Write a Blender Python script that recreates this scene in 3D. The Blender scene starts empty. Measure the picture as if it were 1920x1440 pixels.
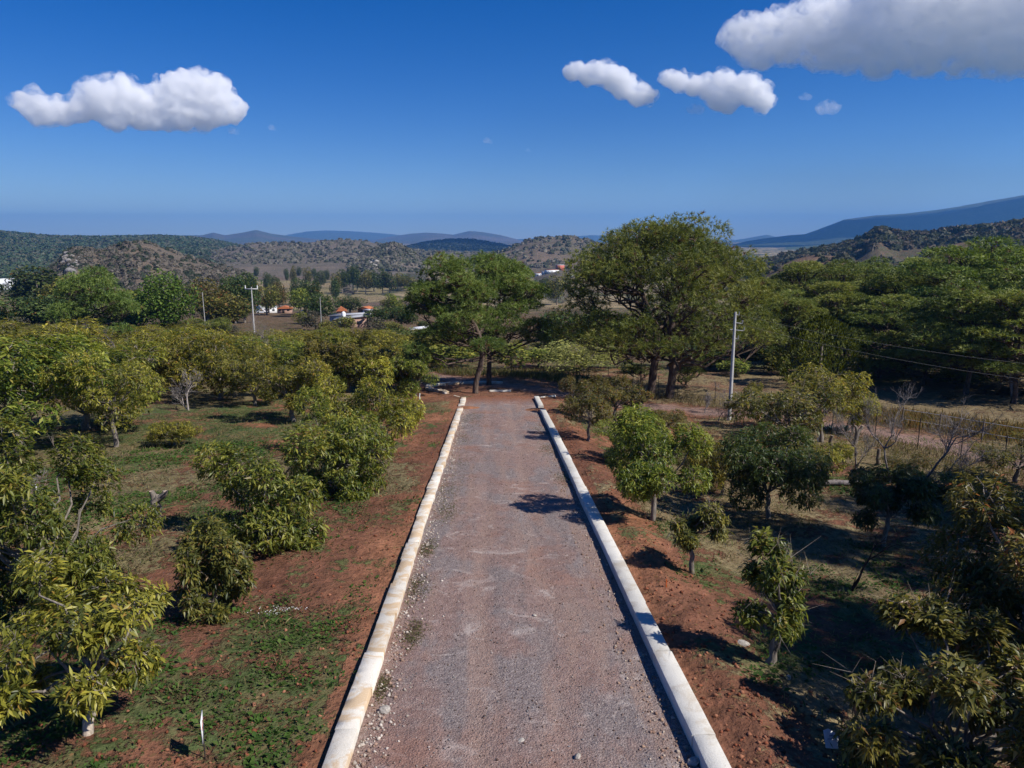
import bpy, math, random
import numpy as np
from mathutils import Vector, Matrix

R = math.radians
SC = bpy.context.scene
COL = SC.collection

# ------------------------------------------------------------------ camera
FPX, PCX, PCY = 1378.0, 960.0, 720.0          # focal length of the photo in its own pixels
PITCH, YAW = R(11.2), R(1.37)
CAM = np.array([-0.48, 0.0, 7.9])
cam_d = bpy.data.cameras.new('camera')
cam_d.sensor_width = 36.0
cam_d.lens = 36.0 * FPX / 1920.0
cam_d.clip_start, cam_d.clip_end = 0.3, 60000.0
cam = bpy.data.objects.new('camera', cam_d)
cam.location = CAM
cam.rotation_euler = (math.pi / 2 - PITCH, 0, -YAW)
COL.objects.link(cam)
SC.camera = cam

# ------------------------------------------------------------------ light
SUN_EL, SUN_AZ = R(44), R(117)                 # azimuth clockwise from +Y
SUND = np.array([math.sin(SUN_AZ) * math.cos(SUN_EL), math.cos(SUN_AZ) * math.cos(SUN_EL), math.sin(SUN_EL)])
world = bpy.data.worlds.new('World')
SC.world = world
world.use_nodes = True
wn = world.node_tree
wn.nodes.clear()
sky = wn.nodes.new('ShaderNodeTexSky')
sky.sky_type = 'NISHITA'
sky.sun_disc = False
sky.sun_elevation = SUN_EL
sky.sun_rotation = SUN_AZ
sky.altitude = 1900
sky.air_density = 1.0
sky.dust_density = 0.2
sky.ozone_density = 3.2
bg = wn.nodes.new('ShaderNodeBackground')
bg.inputs['Strength'].default_value = 0.08
wo = wn.nodes.new('ShaderNodeOutputWorld')
hsv = wn.nodes.new('ShaderNodeHueSaturation')
hsv.inputs['Saturation'].default_value = 1.45
hsv.inputs['Hue'].default_value = 0.518
wn.links.new(sky.outputs[0], hsv.inputs['Color'])
wn.links.new(hsv.outputs[0], bg.inputs[0])
wn.links.new(bg.outputs[0], wo.inputs[0])
sun_d = bpy.data.lights.new('sun', 'SUN')
sun_d.energy = 5.0
sun_d.angle = R(0.53)
sun_d.color = (1.0, 0.955, 0.89)
sun = bpy.data.objects.new('sun', sun_d)
sun.rotation_euler = Vector(SUND).to_track_quat('Z', 'Y').to_euler()
COL.objects.link(sun)
vs = SC.view_settings
vs.view_transform = 'Standard'
vs.look = 'None'
vs.exposure = 0.3
vs.gamma = 1.0
vs.use_curve_mapping = False
cy = SC.cycles
cy.max_bounces = 24
cy.diffuse_bounces = 3
cy.glossy_bounces = 2
cy.transmission_bounces = 3
cy.transparent_max_bounces = 8
cy.volume_bounces = 24
cy.use_denoising = True
cy.use_adaptive_sampling = True
cy.adaptive_threshold = 0.015
cy.caustics_reflective = False
cy.caustics_refractive = False

# ------------------------------------------------------------------ helpers: projection
CP, SP, CYW, SYW = math.cos(PITCH), math.sin(PITCH), math.cos(YAW), math.sin(YAW)
def ray(px, py):
    a, b = (px - PCX) / FPX, (PCY - py) / FPX
    f = CP + b * SP                 # horizontal forward share
    u = -SP + b * CP
    d = np.array([SYW * f + CYW * a, CYW * f - SYW * a, u])
    return d / np.linalg.norm(d)
def azel(px, py):
    d = ray(px, py)
    return math.degrees(math.atan2(d[0], d[1])), math.atan2(d[2], math.hypot(d[0], d[1]))

# ------------------------------------------------------------------ noise
_rt = np.random.RandomState(77)
_TAB = _rt.rand(256, 256)
def vnoise(x, y):
    xi, yi = np.floor(x).astype(np.int64), np.floor(y).astype(np.int64)
    fx, fy = x - xi, y - yi
    fx, fy = fx * fx * (3 - 2 * fx), fy * fy * (3 - 2 * fy)
    def T(a, b): return _TAB[a & 255, b & 255]
    return (T(xi, yi) * (1 - fx) + T(xi + 1, yi) * fx) * (1 - fy) + (T(xi, yi + 1) * (1 - fx) + T(xi + 1, yi + 1) * fx) * fy
def fbm(x, y, o=4, s=0.0):
    t, a, n = 0.0, 1.0, 0.0
    for k in range(o):
        t = t + a * vnoise(x * 2 ** k + 17.3 * k + s, y * 2 ** k + 9.1 * k - s * 1.7)
        n += a
        a *= 0.5
    return t / n
def sstep(a, b, x):
    t = np.clip((x - a) / (b - a), 0, 1)
    return t * t * (3 - 2 * t)

# ------------------------------------------------------------------ terrain heights
ROAD_SLOPE = 0.0958
PS = [-400, 0, 64, 76, 84, 140, 250, 380, 500, 650, 900, 60000]
PZ = [22, 0, -6.13, -7.25, -7.95, -12.2, -19.5, -27.5, -33.5, -37.5, -38.5, -38.5]
# crests: name, distance, front width, back width, noise amp, [(px, py) silhouette]
RIDGES = [
 ('far', 12500, 2600, 2500, .10, [(-300,452),(0,452),(20,440),(45,436),(70,442),(110,450),(500,452),(540,440),(575,434),(610,432),(650,433),(700,436),(735,439),(790,446),(960,449),(1000,447),(1050,444),(1110,441),(1180,442),(1300,447),(1380,450),(1410,445),(1438,440),(1462,446),(1500,452),(2300,455)]),
 ('farb', 9000, 1900, 1800, .16, [(640,462),(700,450),(735,443),(770,438),(800,436),(830,438),(850,440),(880,433),(905,435),(940,441),(975,450),(1010,460),(1060,470)]),
 ('fara', 7600, 1700, 1600, .14, [(250,458),(300,447),(345,441),(378,441),(400,436),(422,441),(455,436),(480,431),(508,438),(545,443),(600,449),(700,453),(800,462)]),
 ('mtnb', 8200, 2400, 3000, .3, [(1540,440),(1580,412),(1640,404),(1700,400),(1760,393),(1800,387),(1860,376),(1920,366),(2000,352),(2300,320),(3000,300)]),
 ('mtna', 6300, 1500, 1500, .3, [(1370,462),(1400,452),(1440,446),(1480,441),(1510,439),(1545,426),(1580,413),(1640,410),(1700,407),(1760,403),(1800,396),(1850,383),(1920,370),(2000,360),(2300,335),(3000,320)]),
 ('lowb', 4200, 1100, 900, .10, [(1390,480),(1440,466),(1500,462),(1560,457),(1620,456),(1800,450),(2300,450)]),
 ('dark', 3300, 520, 600, .07, [(735,476),(770,463),(800,457),(830,453),(860,451),(885,452),(905,455),(940,461),(970,468),(1000,476)]),
 ('green', 2400, 1150, 700, .09, [(-900,420),(-300,428),(-100,431),(0,436),(50,441),(100,445),(200,446),(300,444),(360,447),(400,452),(440,460),(480,469),(520,478)]),
 ('mid', 1650, 520, 600, .12, [(350,488),(400,472),(440,463),(480,457),(540,455),(590,454),(640,449),(680,451),(720,460),(780,470),(860,474),(940,476),(1000,480)]),
 ('mids', 1250, 230, 260, .15, [(630,497),(670,482),(700,468),(735,457),(752,462),(775,476),(800,492)]),
 ('brown', 1350, 330, 400, .12, [(880,484),(930,473),(960,463),(985,452),(1010,446),(1050,443),(1085,447),(1120,455),(1160,466),(1230,478),(1320,486),(1420,492)]),
 ('rock', 640, 190, 160, .13, [(60,520),(95,506),(115,485),(125,470),(150,466),(195,470),(225,460),(250,454),(275,456),(300,464),(340,477),(385,492),(430,505),(470,514)]),
 ('rhs', 900, 330, 400, .11, [(1380,505),(1440,492),(1470,482),(1500,475),(1540,468),(1580,460),(1610,452),(1635,432),(1652,425),(1668,432),(1690,441),(1740,438),(1800,433),(1860,427),(1920,419),(2100,405),(2500,395),(3200,400)]),
 ('spur', 560, 150, 130, .14, [(1420,520),(1460,500),(1490,486),(1530,477),(1570,481),(1620,494),(1700,506),(1800,515)]),
]
_RZ = []
for nm, D, wf, wb, na, tab in RIDGES:
    az = [azel(p, q)[0] for p, q in tab]
    zz = [CAM[2] + D * math.tan(azel(p, q)[1]) for p, q in tab]
    _RZ.append((nm, D, wf, wb, na, np.array(az), np.array(zz)))
def base_h(x, y):
    r = np.hypot(x, y)
    s = np.where(y > 0, y + (r - y) * sstep(200, 700, r), y)
    z = np.interp(s, PS, PZ)
    # right of the road the ground drops a little below the kerb, left stays level
    z = z - 0.75 * sstep(4.2, 8.5, x) * (1 - sstep(60, 90, y)) * (1 - sstep(60, 120, x))
    z = z + 0.14 * np.exp(-((x - 4.35) / 0.6) ** 2) * (1 - sstep(54, 58, y))
    near = 1 - sstep(2.8, 4.5, np.abs(x)) * 1.0
    rough = (fbm(x * .35, y * .35, 3) - .5) * .28 + (fbm(x * 1.6, y * 1.6, 3, 5) - .5) * .10
    z = z + rough * (1 - near) * (1 - sstep(70, 120, r))
    z = z + (fbm(x * .02, y * .02, 3, 9) - .5) * 3.2 * sstep(90, 260, r)
    return z
def ridge_parts(x, y):
    r = np.hypot(x - CAM[0], y)
    az = np.degrees(np.arctan2(x - CAM[0], y))
    out = []
    for nm, D, wf, wb, na, ta, tz in _RZ:
        zc = np.interp(az, ta, tz)
        edge = sstep(ta[0] - 1.5, ta[0] + .5, az) * (1 - sstep(ta[-1] - .5, ta[-1] + 1.5, az))
        t = np.where(r < D, (D - r) / wf, (r - D) / wb)
        sc = D / 6.0
        n = fbm(x / sc, y / sc, 5, D * .01)
        rid = 1 - np.abs(2 * n - 1)
        p = np.exp(-(t * 1.25) ** 2)
        p = p * (1 - na * 2.2 * (1 - rid) * np.clip(np.abs(t) * 2.2, 0, 1)) - .03 * np.clip(t, 0, 4)
        out.append((nm, edge, p, zc))
    return out
def height(x, y, who=False):
    x = np.asarray(x, float); y = np.asarray(y, float)
    b = base_h(x, y)
    z = b.copy()
    w = np.full(np.shape(z), -1)
    r = np.hypot(x, y)
    far = r > 250
    if np.any(far):
        for i, (nm, e, p, zc) in enumerate(ridge_parts(x, y)):
            c = -39.5 + (zc + 39.5) * p
            c = np.where(e > .02, -60 + (c + 60) * (.3 + .7 * e), -99)
            c = np.where(far, c, -99)
            w = np.where(c > z, i, w)
            z = np.maximum(z, c)
    return (z, w) if who else z
def H(x, y): return float(height(np.array([x]), np.array([y]))[0])
def ground_at(px, py):
    """where the line of sight through photo pixel (px, py) meets the ground"""
    d = ray(px, py)
    ts = 3.0 * 1.01 ** np.arange(860)
    P = CAM[None] + d[None] * ts[:, None]
    k = int(np.argmax(P[:, 2] < height(P[:, 0], P[:, 1])))
    hi = ts[k]; lo = ts[max(k - 1, 0)]
    for _ in range(2):
        q = np.linspace(lo, hi, 24); P = CAM[None] + d[None] * q[:, None]
        k = int(np.argmax(P[:, 2] < height(P[:, 0], P[:, 1]))); lo, hi = q[max(k - 1, 0)], q[k]
    return CAM + d * hi
def spot(px, py, dist):
    """ground point at a known distance in the direction of photo pixel, and the height of that sight line above it"""
    d = ray(px, py)
    h = math.hypot(d[0], d[1])
    p = CAM + d * (dist / h)
    g = H(p[0], p[1])
    return p[0], p[1], g, p[2] - g

def to_px(x, y):
    z = H(x, y); v = np.array([x, y, z]) - CAM
    f = v[0] * SYW + v[1] * CYW; a = v[0] * CYW - v[1] * SYW
    depth = f * CP - v[2] * SP
    return PCX + FPX * a / depth
def near_what(x, y):
    px = to_px(x, y)
    for lim, t in ((60, 'at the left edge'), (130, 'left of the round dark pine'), (205, 'below the round dark pine'), (270, 'left of the bright green tree'), (345, 'below the bright green tree'),
                   (430, 'below the rusty-topped tree'), (500, 'at the crossarm pole'), (560, 'below the white house'), (620, 'below the grey pickup'), (700, 'below the tin-roofed house'),
                   (830, 'left of the road-end pines'), (935, 'behind the road-end pines'), (1010, 'right of the road-end pines'), (1100, 'by the pale domed shrub'), (1190, 'left of the tallest pine'),
                   (1290, 'behind the tallest pine'), (1350, 'right of the tallest pine'), (1430, 'behind the concrete pole'), (1490, 'left of the juniper'), (1600, 'behind the juniper'), (1700, 'behind the left dead tree'),
                   (1790, 'behind the right dead tree'), (1860, 'near the right edge')):
        if px < lim: return t
    return 'at the right edge'
ORD = ['first', 'second', 'third', 'fourth', 'fifth', 'sixth', 'seventh', 'eighth', 'ninth', 'tenth', 'eleventh', 'twelfth']
# ------------------------------------------------------------------ mesh building
def mesh_np(name, verts, faces, mats, tint=None, smooth=False, midx=None, floats=None):
    """faces: (n,3) or (n,4) int array"""
    verts = np.asarray(verts, np.float32); faces = np.asarray(faces, np.int32)
    me = bpy.data.meshes.new(name)
    me.vertices.add(len(verts)); me.vertices.foreach_set('co', verts.ravel())
    k = faces.shape[1]
    me.loops.add(faces.size); me.loops.foreach_set('vertex_index', faces.ravel())
    me.polygons.add(len(faces))
    me.polygons.foreach_set('loop_start', np.arange(0, faces.size, k, dtype=np.int32))
    if smooth: me.polygons.foreach_set('use_smooth', np.ones(len(faces), bool))
    for m in (mats if isinstance(mats, (list, tuple)) else [mats]): me.materials.append(m)
    if midx is not None: me.polygons.foreach_set('material_index', np.asarray(midx, np.int32))
    if tint is not None:
        a = me.attributes.new('tint', 'FLOAT_COLOR', 'POINT')
        t = np.ones((len(verts), 4), np.float32); t[:, :3] = tint
        a.data.foreach_set('color', t.ravel())
    for nm, arr in (floats or {}).items():
        a = me.attributes.new(nm, 'FLOAT', 'POINT')
        a.data.foreach_set('value', np.asarray(arr, np.float32))
    me.update(calc_edges=True)
    me.validate()
    return me
class MB:
    """collects triangles"""
    def __init__(s): s.v = []; s.f = []; s.t = []; s.n = 0
    def add(s, v, f, tint=(1, 1, 1)):
        v = np.asarray(v, float).reshape(-1, 3); f = np.asarray(f, int)
        if f.shape[1] == 4: f = np.vstack([f[:, [0, 1, 2]], f[:, [0, 2, 3]]])
        s.v.append(v); s.f.append(f + s.n); s.n += len(v)
        t = np.empty((len(v), 3)); t[:] = tint
        s.t.append(t)
        return s
    def box(s, x0, x1, y0, y1, z0, z1, tint=(1, 1, 1)):
        v = [(x, y, z) for z in (z0, z1) for y in (y0, y1) for x in (x0, x1)]
        f = [(0, 2, 3, 1), (4, 5, 7, 6), (0, 1, 5, 4), (1, 3, 7, 5), (3, 2, 6, 7), (2, 0, 4, 6)]
        return s.add(v, f, tint)
    def prism(s, poly, y0, y1, tint=(1, 1, 1)):
        """poly in (x, z), extruded along y"""
        n = len(poly)
        v = [(a, y0, b) for a, b in poly] + [(a, y1, b) for a, b in poly]
        f = [(i, (i + 1) % n, n + (i + 1) % n, n + i) for i in range(n)]
        s.add(v, f, tint)
        s.add(v, [(0, i + 1, i) for i in range(1, n - 1)] + [(n, n + i, n + i + 1) for i in range(1, n - 1)], tint)
        return s
    def tube(s, pts, rad, sides=6, tint=(1, 1, 1), cap=True):
        pts = np.asarray(pts, float); m = len(pts)
        rad = np.broadcast_to(np.asarray(rad, float), (m,))
        d = np.gradient(pts, axis=0); d /= np.linalg.norm(d, axis=1)[:, None] + 1e-9
        ref = np.array([0, 0, 1.0]) if abs(d[0][2]) < .9 else np.array([1.0, 0, 0])
        a = np.cross(d, ref); a /= np.linalg.norm(a, axis=1)[:, None] + 1e-9
        b = np.cross(d, a)
        th = np.arange(sides) * 2 * math.pi / sides
        v = pts[:, None, :] + rad[:, None, None] * (a[:, None, :] * np.cos(th)[None, :, None] + b[:, None, :] * np.sin(th)[None, :, None])
        idx = np.arange(m * sides).reshape(m, sides); nx = np.roll(idx, -1, axis=1)
        f = np.stack([idx[:-1], nx[:-1], nx[1:], idx[1:]], -1).reshape(-1, 4)
        s.add(v.reshape(-1, 3), f, tint)
        if cap:
            s.add(v[-1], [(0, i + 1, i) for i in range(1, sides - 1)], tint)
            s.add(v[0], [(0, i, i + 1) for i in range(1, sides - 1)], tint)
        return s
    def mesh(s, name, mat, smooth=False):
        return mesh_np(name, np.vstack(s.v), np.vstack(s.f), mat, np.vstack(s.t), smooth)

def obj(name, me, parent=None, loc=None, rz=0, kind=None):
    o = bpy.data.objects.new(name, me)
    COL.objects.link(o)
    if parent is not None: o.parent = parent
    if loc is not None: o.location = loc
    if rz: o.rotation_euler = (0, 0, rz)
    if kind: o['kind'] = kind
    return o
def tag(o, label, cat, group=None, kind=None):
    o['label'] = label; o['category'] = cat
    if group: o['group'] = group
    if kind: o['kind'] = kind
    return o
def thing(name, label, cat, loc=(0, 0, 0), rz=0, group=None):
    o = bpy.data.objects.new(name, None)
    o.empty_display_size = .3
    COL.objects.link(o)
    o.location = loc; o.rotation_euler = (0, 0, rz)
    return tag(o, label, cat, group)
def copy_tree(src, loc, rz, scale, label, cat=None, group=None):
    r = src.copy(); COL.objects.link(r)
    r.location = loc; r.rotation_euler = (0, 0, rz); r.scale = scale
    r['label'] = label
    if cat: r['category'] = cat
    if group: r['group'] = group
    elif 'group' in r: del r['group']
    for ch in src.children:
        c = ch.copy(); COL.objects.link(c); c.parent = r
        for g in ch.children:
            d = g.copy(); COL.objects.link(d); d.parent = c
    return r

# ------------------------------------------------------------------ materials
def newmat(name):
    m = bpy.data.materials.new(name); m.use_nodes = True
    nt = m.node_tree; nt.nodes.clear()
    out = nt.nodes.new('ShaderNodeOutputMaterial')
    return m, nt, out
def N(nt, t, **kw):
    n = nt.nodes.new(t)
    for k, v in kw.items():
        if k in n.inputs: n.inputs[k].default_value = v
        else: setattr(n, k, v)
    return n
def noise_node(nt, scale, detail=4, rough=.55, vec=None, dist=0):
    n = N(nt, 'ShaderNodeTexNoise'); n.inputs['Scale'].default_value = scale
    n.inputs['Detail'].default_value = detail; n.inputs['Roughness'].default_value = rough
    n.inputs['Distortion'].default_value = dist
    if vec is not None: nt.links.new(vec, n.inputs['Vector'])
    return n.outputs['Fac']
def ramp(nt, fac, stops):
    r = N(nt, 'ShaderNodeValToRGB'); nt.links.new(fac, r.inputs[0])
    e = r.color_ramp.elements
    while len(e) < len(stops): e.new(.5)
    for i, (p, c) in enumerate(stops):
        e[i].position = p
        e[i].color = (c, c, c, 1) if np.isscalar(c) else (*c, 1)
    return r.outputs[0]
def mixc(nt, fac, a, b, mode='MIX'):
    m = N(nt, 'ShaderNodeMix'); m.data_type = 'RGBA'; m.blend_type = mode
    for s, v in ((m.inputs[0], fac), (m.inputs[6], a), (m.inputs[7], b)):
        if hasattr(v, 'links'): nt.links.new(v, s)
        elif np.isscalar(v): s.default_value = v
        else: s.default_value = (*v, 1)
    return m.outputs[2]
def mth(nt, op, a, b=None, c=None):
    m = N(nt, 'ShaderNodeMath'); m.operation = op
    for i, v in enumerate((a, b, c)):
        if v is None: continue
        if hasattr(v, 'links'): nt.links.new(v, m.inputs[i])
        else: m.inputs[i].default_value = v
    return m.outputs[0]
def bump(nt, h, strength, dist):
    b = N(nt, 'ShaderNodeBump'); b.inputs['Strength'].default_value = strength; b.inputs['Distance'].default_value = dist
    nt.links.new(h, b.inputs['Height']); return b.outputs[0]
def surf(nt, out, col, rough=.9, nrm=None, spec=.2, metal=0):
    p = N(nt, 'ShaderNodeBsdfPrincipled')
    if hasattr(col, 'links'): nt.links.new(col, p.inputs['Base Color'])
    else: p.inputs['Base Color'].default_value = (*col, 1)
    p.inputs['Roughness'].default_value = rough
    p.inputs['Specular IOR Level'].default_value = spec
    p.inputs['Metallic'].default_value = metal
    if nrm is not None: nt.links.new(nrm, p.inputs['Normal'])
    nt.links.new(p.outputs[0], out.inputs[0])
    return p
def attr(nt, name):
    a = N(nt, 'ShaderNodeAttribute'); a.attribute_name = name; return a
def leaf_mat(name, transl=.3, rough=.45, spec=.35, vary=.25):
    m, nt, out = newmat(name)
    a = attr(nt, 'tint').outputs['Color']
    oi = N(nt, 'ShaderNodeObjectInfo')
    v = mth(nt, 'MULTIPLY_ADD', oi.outputs['Random'], vary, 1 - vary / 2)
    hs = N(nt, 'ShaderNodeHueSaturation'); nt.links.new(a, hs.inputs['Color']); nt.links.new(v, hs.inputs['Value'])
    h = mth(nt, 'MULTIPLY_ADD', oi.outputs['Random'], .02, .49); nt.links.new(h, hs.inputs['Hue'])
    p = N(nt, 'ShaderNodeBsdfPrincipled'); nt.links.new(hs.outputs[0], p.inputs['Base Color'])
    p.inputs['Roughness'].default_value = rough; p.inputs['Specular IOR Level'].default_value = spec
    t = N(nt, 'ShaderNodeBsdfTranslucent')
    nt.links.new(mixc(nt, 1.0, hs.outputs[0], (1.5, 1.5, .8), 'MULTIPLY'), t.inputs['Color'])
    mx = N(nt, 'ShaderNodeMixShader'); mx.inputs[0].default_value = transl
    nt.links.new(p.outputs[0], mx.inputs[1]); nt.links.new(t.outputs[0], mx.inputs[2])
    nt.links.new(mx.outputs[0], out.inputs[0])
    return m
M_LEAF = leaf_mat('avocado_leaf', .36, .42, .4)
M_NEEDLE = leaf_mat('pine_needle', .22, .5, .3)
M_FOL = leaf_mat('small_leaf', .22, .6, .2)
M_GRASS = leaf_mat('grass_blade', .3, .7, .1, .1)
def bark_mat(name, scale, lo, hi, bs=.6):
    m, nt, out = newmat(name)
    tc = N(nt, 'ShaderNodeTexCoord').outputs['Object']
    mp = N(nt, 'ShaderNodeMapping'); mp.inputs['Scale'].default_value = (1, 1, .25); nt.links.new(tc, mp.inputs[0])
    n = noise_node(nt, scale, 5, .65, mp.outputs[0])
    c = ramp(nt, n, [(.3, lo), (.7, hi)])
    c = mixc(nt, 1.0, c, attr(nt, 'tint').outputs['Color'], 'MULTIPLY')
    surf(nt, out, c, .95, bump(nt, n, bs, .05), .05)
    return m
M_BARK = bark_mat('orchard_bark', 14, (.10, .085, .07), (.30, .26, .22))
M_PBARK = bark_mat('pine_bark', 7, (.035, .025, .02), (.19, .14, .11), .9)
M_DEAD = bark_mat('dead_wood', 12, (.10, .085, .08), (.27, .24, .23))

def terrain_mat():
    m, nt, out = newmat('earth_and_plants')
    pos = N(nt, 'ShaderNodeNewGeometry').outputs['Position']
    soil, veg = attr(nt, 'tint').outputs['Color'], attr(nt, 'veg').outputs['Color']
    cover = attr(nt, 'cover').outputs['Fac']
    rough = attr(nt, 'grain').outputs['Fac']                # size of the ground's pattern in metres
    sc = N(nt, 'ShaderNodeVectorMath'); sc.operation = 'DIVIDE'
    cmb = N(nt, 'ShaderNodeCombineXYZ')
    for i in range(3): nt.links.new(rough, cmb.inputs[i])
    nt.links.new(pos, sc.inputs[0]); nt.links.new(cmb.outputs[0], sc.inputs[1])
    n1 = noise_node(nt, 1.0, 6, .62, sc.outputs[0])
    n2 = noise_node(nt, 4.3, 5, .6, sc.outputs[0])
    n3 = noise_node(nt, .33, 3, .5, sc.outputs[0])
    n4 = noise_node(nt, 1.7, 4, .6, sc.outputs[0], .8)
    n5 = noise_node(nt, 12.0, 4, .7, sc.outputs[0])
    f = mth(nt, 'ADD', cover, mth(nt, 'MULTIPLY', mth(nt, 'SUBTRACT', n1, .5), 2.6))
    f = mth(nt, 'ADD', f, mth(nt, 'MULTIPLY', mth(nt, 'SUBTRACT', n2, .5), 1.8))
    f = mth(nt, 'ADD', f, mth(nt, 'MULTIPLY', mth(nt, 'SUBTRACT', n5, .5), .9))
    f = ramp(nt, f, [(.36, 0.0), (.64, 1.0)])
    v2 = ramp(nt, n2, [(.25, .55), (.75, 1.45)])
    soil2 = mixc(nt, 1.0, soil, ramp(nt, n1, [(.25, .68), (.75, 1.32)]), 'MULTIPLY')
    soil2 = mixc(nt, 1.0, soil2, ramp(nt, n2, [(.3, .75), (.7, 1.22)]), 'MULTIPLY')
    veg2 = mixc(nt, 1.0, veg, v2, 'MULTIPLY')
    litter = mixc(nt, 1.0, soil2, (.55, .62, .62), 'MULTIPLY')          # dry stalks and litter on the soil
    soil2 = mixc(nt, mth(nt, 'MULTIPLY', ramp(nt, mth(nt, 'ADD', mth(nt, 'MULTIPLY', n4, .6), mth(nt, 'MULTIPLY', n5, .4)), [(.44, 0.0), (.58, 1.0)]), .75), soil2, litter)
    dryv = mixc(nt, .5, veg2, mixc(nt, .5, soil2, (.20, .165, .09)))
    veg2 = mixc(nt, ramp(nt, n4, [(.46, 0.0), (.62, 1.0)]), veg2, dryv)
    c = mixc(nt, f, soil2, veg2)
    c = mixc(nt, 1.0, c, ramp(nt, n3, [(.3, .88), (.7, 1.12)]), 'MULTIPLY')
    soil_n = ramp(nt, n5, [(.3, .72), (.7, 1.25)])
    c = mixc(nt, 1.0, c, soil_n, 'MULTIPLY')
    hgt = mth(nt, 'ADD', mth(nt, 'ADD', mth(nt, 'MULTIPLY', n1, .7), mth(nt, 'MULTIPLY', n2, .5)), mth(nt, 'MULTIPLY', n5, .22))
    hgt = mth(nt, 'MULTIPLY', mth(nt, 'ADD', hgt, mth(nt, 'MULTIPLY', f, .25)), rough)
    surf(nt, out, c, .95, bump(nt, hgt, .7, .3), .05)
    return m
M_TERR = terrain_mat()

# ------------------------------------------------------------------ ground, valley, hills: one height field in rings
SOIL_RED = np.array([.345, .155, .085]); SOIL_RED2 = np.array([.22, .10, .062]); SOIL_TAN = np.array([.27, .165, .10])
STRAW = np.array([.20, .155, .085]); GREEN = np.array([.060, .092, .028]); GREEN2 = np.array([.080, .095, .038])
def near_masks(x, y):
    """soil colour, plant colour, plant cover of the orchard floor"""
    n1 = fbm(x * .13, y * .13, 3, 31); n2 = fbm(x * .30 + 40, y * .22, 3, 3); n3 = fbm(x * .07, y * .09, 2, 63)
    cov = np.full(np.shape(x), .5) + (n1 - .5) * .9 + (n2 - .5) * 1.1 + (fbm(x * .8, y * .7, 3, 12) - .5) * .9
    left = x < 0
    ax = np.abs(x)
    # beside the left kerb: bare red soil with weeds, further out greener
    cov = np.where(left, cov + .0 * (1 - sstep(7, 12, ax)) + .34 * sstep(8, 14, ax) * (1 - .45 * sstep(45, 85, y)), cov)
    cov = np.where(left, cov + .02 * (1 - sstep(10, 16, y)), cov)
    # right: red bank against the kerb, then grass turning dry
    cov = np.where(~left, np.where(ax < 5.6, cov - .32, cov + .2), cov)
    cov = np.where(y > 63, cov - .5 * (1 - sstep(80, 92, y)) * (1 - sstep(8, 16, ax)), cov)
    cov = np.where((ax < 3.9) & (y < 64), .1, cov)
    dry = sstep(.42, .62, n3 + (n2 - .5) * .6 + .10 * sstep(30, 60, y) + np.where(left, -.03, .08))
    dry = np.where(left, dry * .75, dry)
    red = sstep(.35, .6, fbm(x * .1, y * .1, 3, 88))
    soil = SOIL_RED * (1 - red)[..., None] + SOIL_RED2 * red[..., None]
    tan = sstep(14, 28, ax) * .6 + sstep(55, 90, y) * .35
    tan = np.clip(tan, 0, .85) * np.where(left, .95, 1.0)
    soil = soil * (1 - tan)[..., None] + SOIL_TAN * tan[..., None]
    g = GREEN * (1 - n1)[..., None] + GREEN2 * n1[..., None]
    veg = g * (1 - dry)[..., None] + STRAW * dry[..., None]
    return soil, veg, cov, dry
def lane(x, y):
    """distance to the middle of the dirt lane right of the orchard fence"""
    pts = LANE
    best = np.full(np.shape(x), 1e9)
    for (ax, ay), (bx, by) in zip(pts[:-1], pts[1:]):
        dx, dy = bx - ax, by - ay
        t = np.clip(((x - ax) * dx + (y - ay) * dy) / (dx * dx + dy * dy), 0, 1)
        best = np.minimum(best, np.hypot(x - ax - t * dx, y - ay - t * dy))
    return best
LANE = [tuple(ground_at(*p)[:2]) for p in ((2150, 905), (1920, 870), (1830, 852), (1700, 822), (1600, 803), (1500, 789), (1440, 780))]
LANE = LANE + [(LANE[-1][0] - 14, LANE[-1][1] + 10), (LANE[-1][0] - 40, LANE[-1][1] + 40)]
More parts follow.
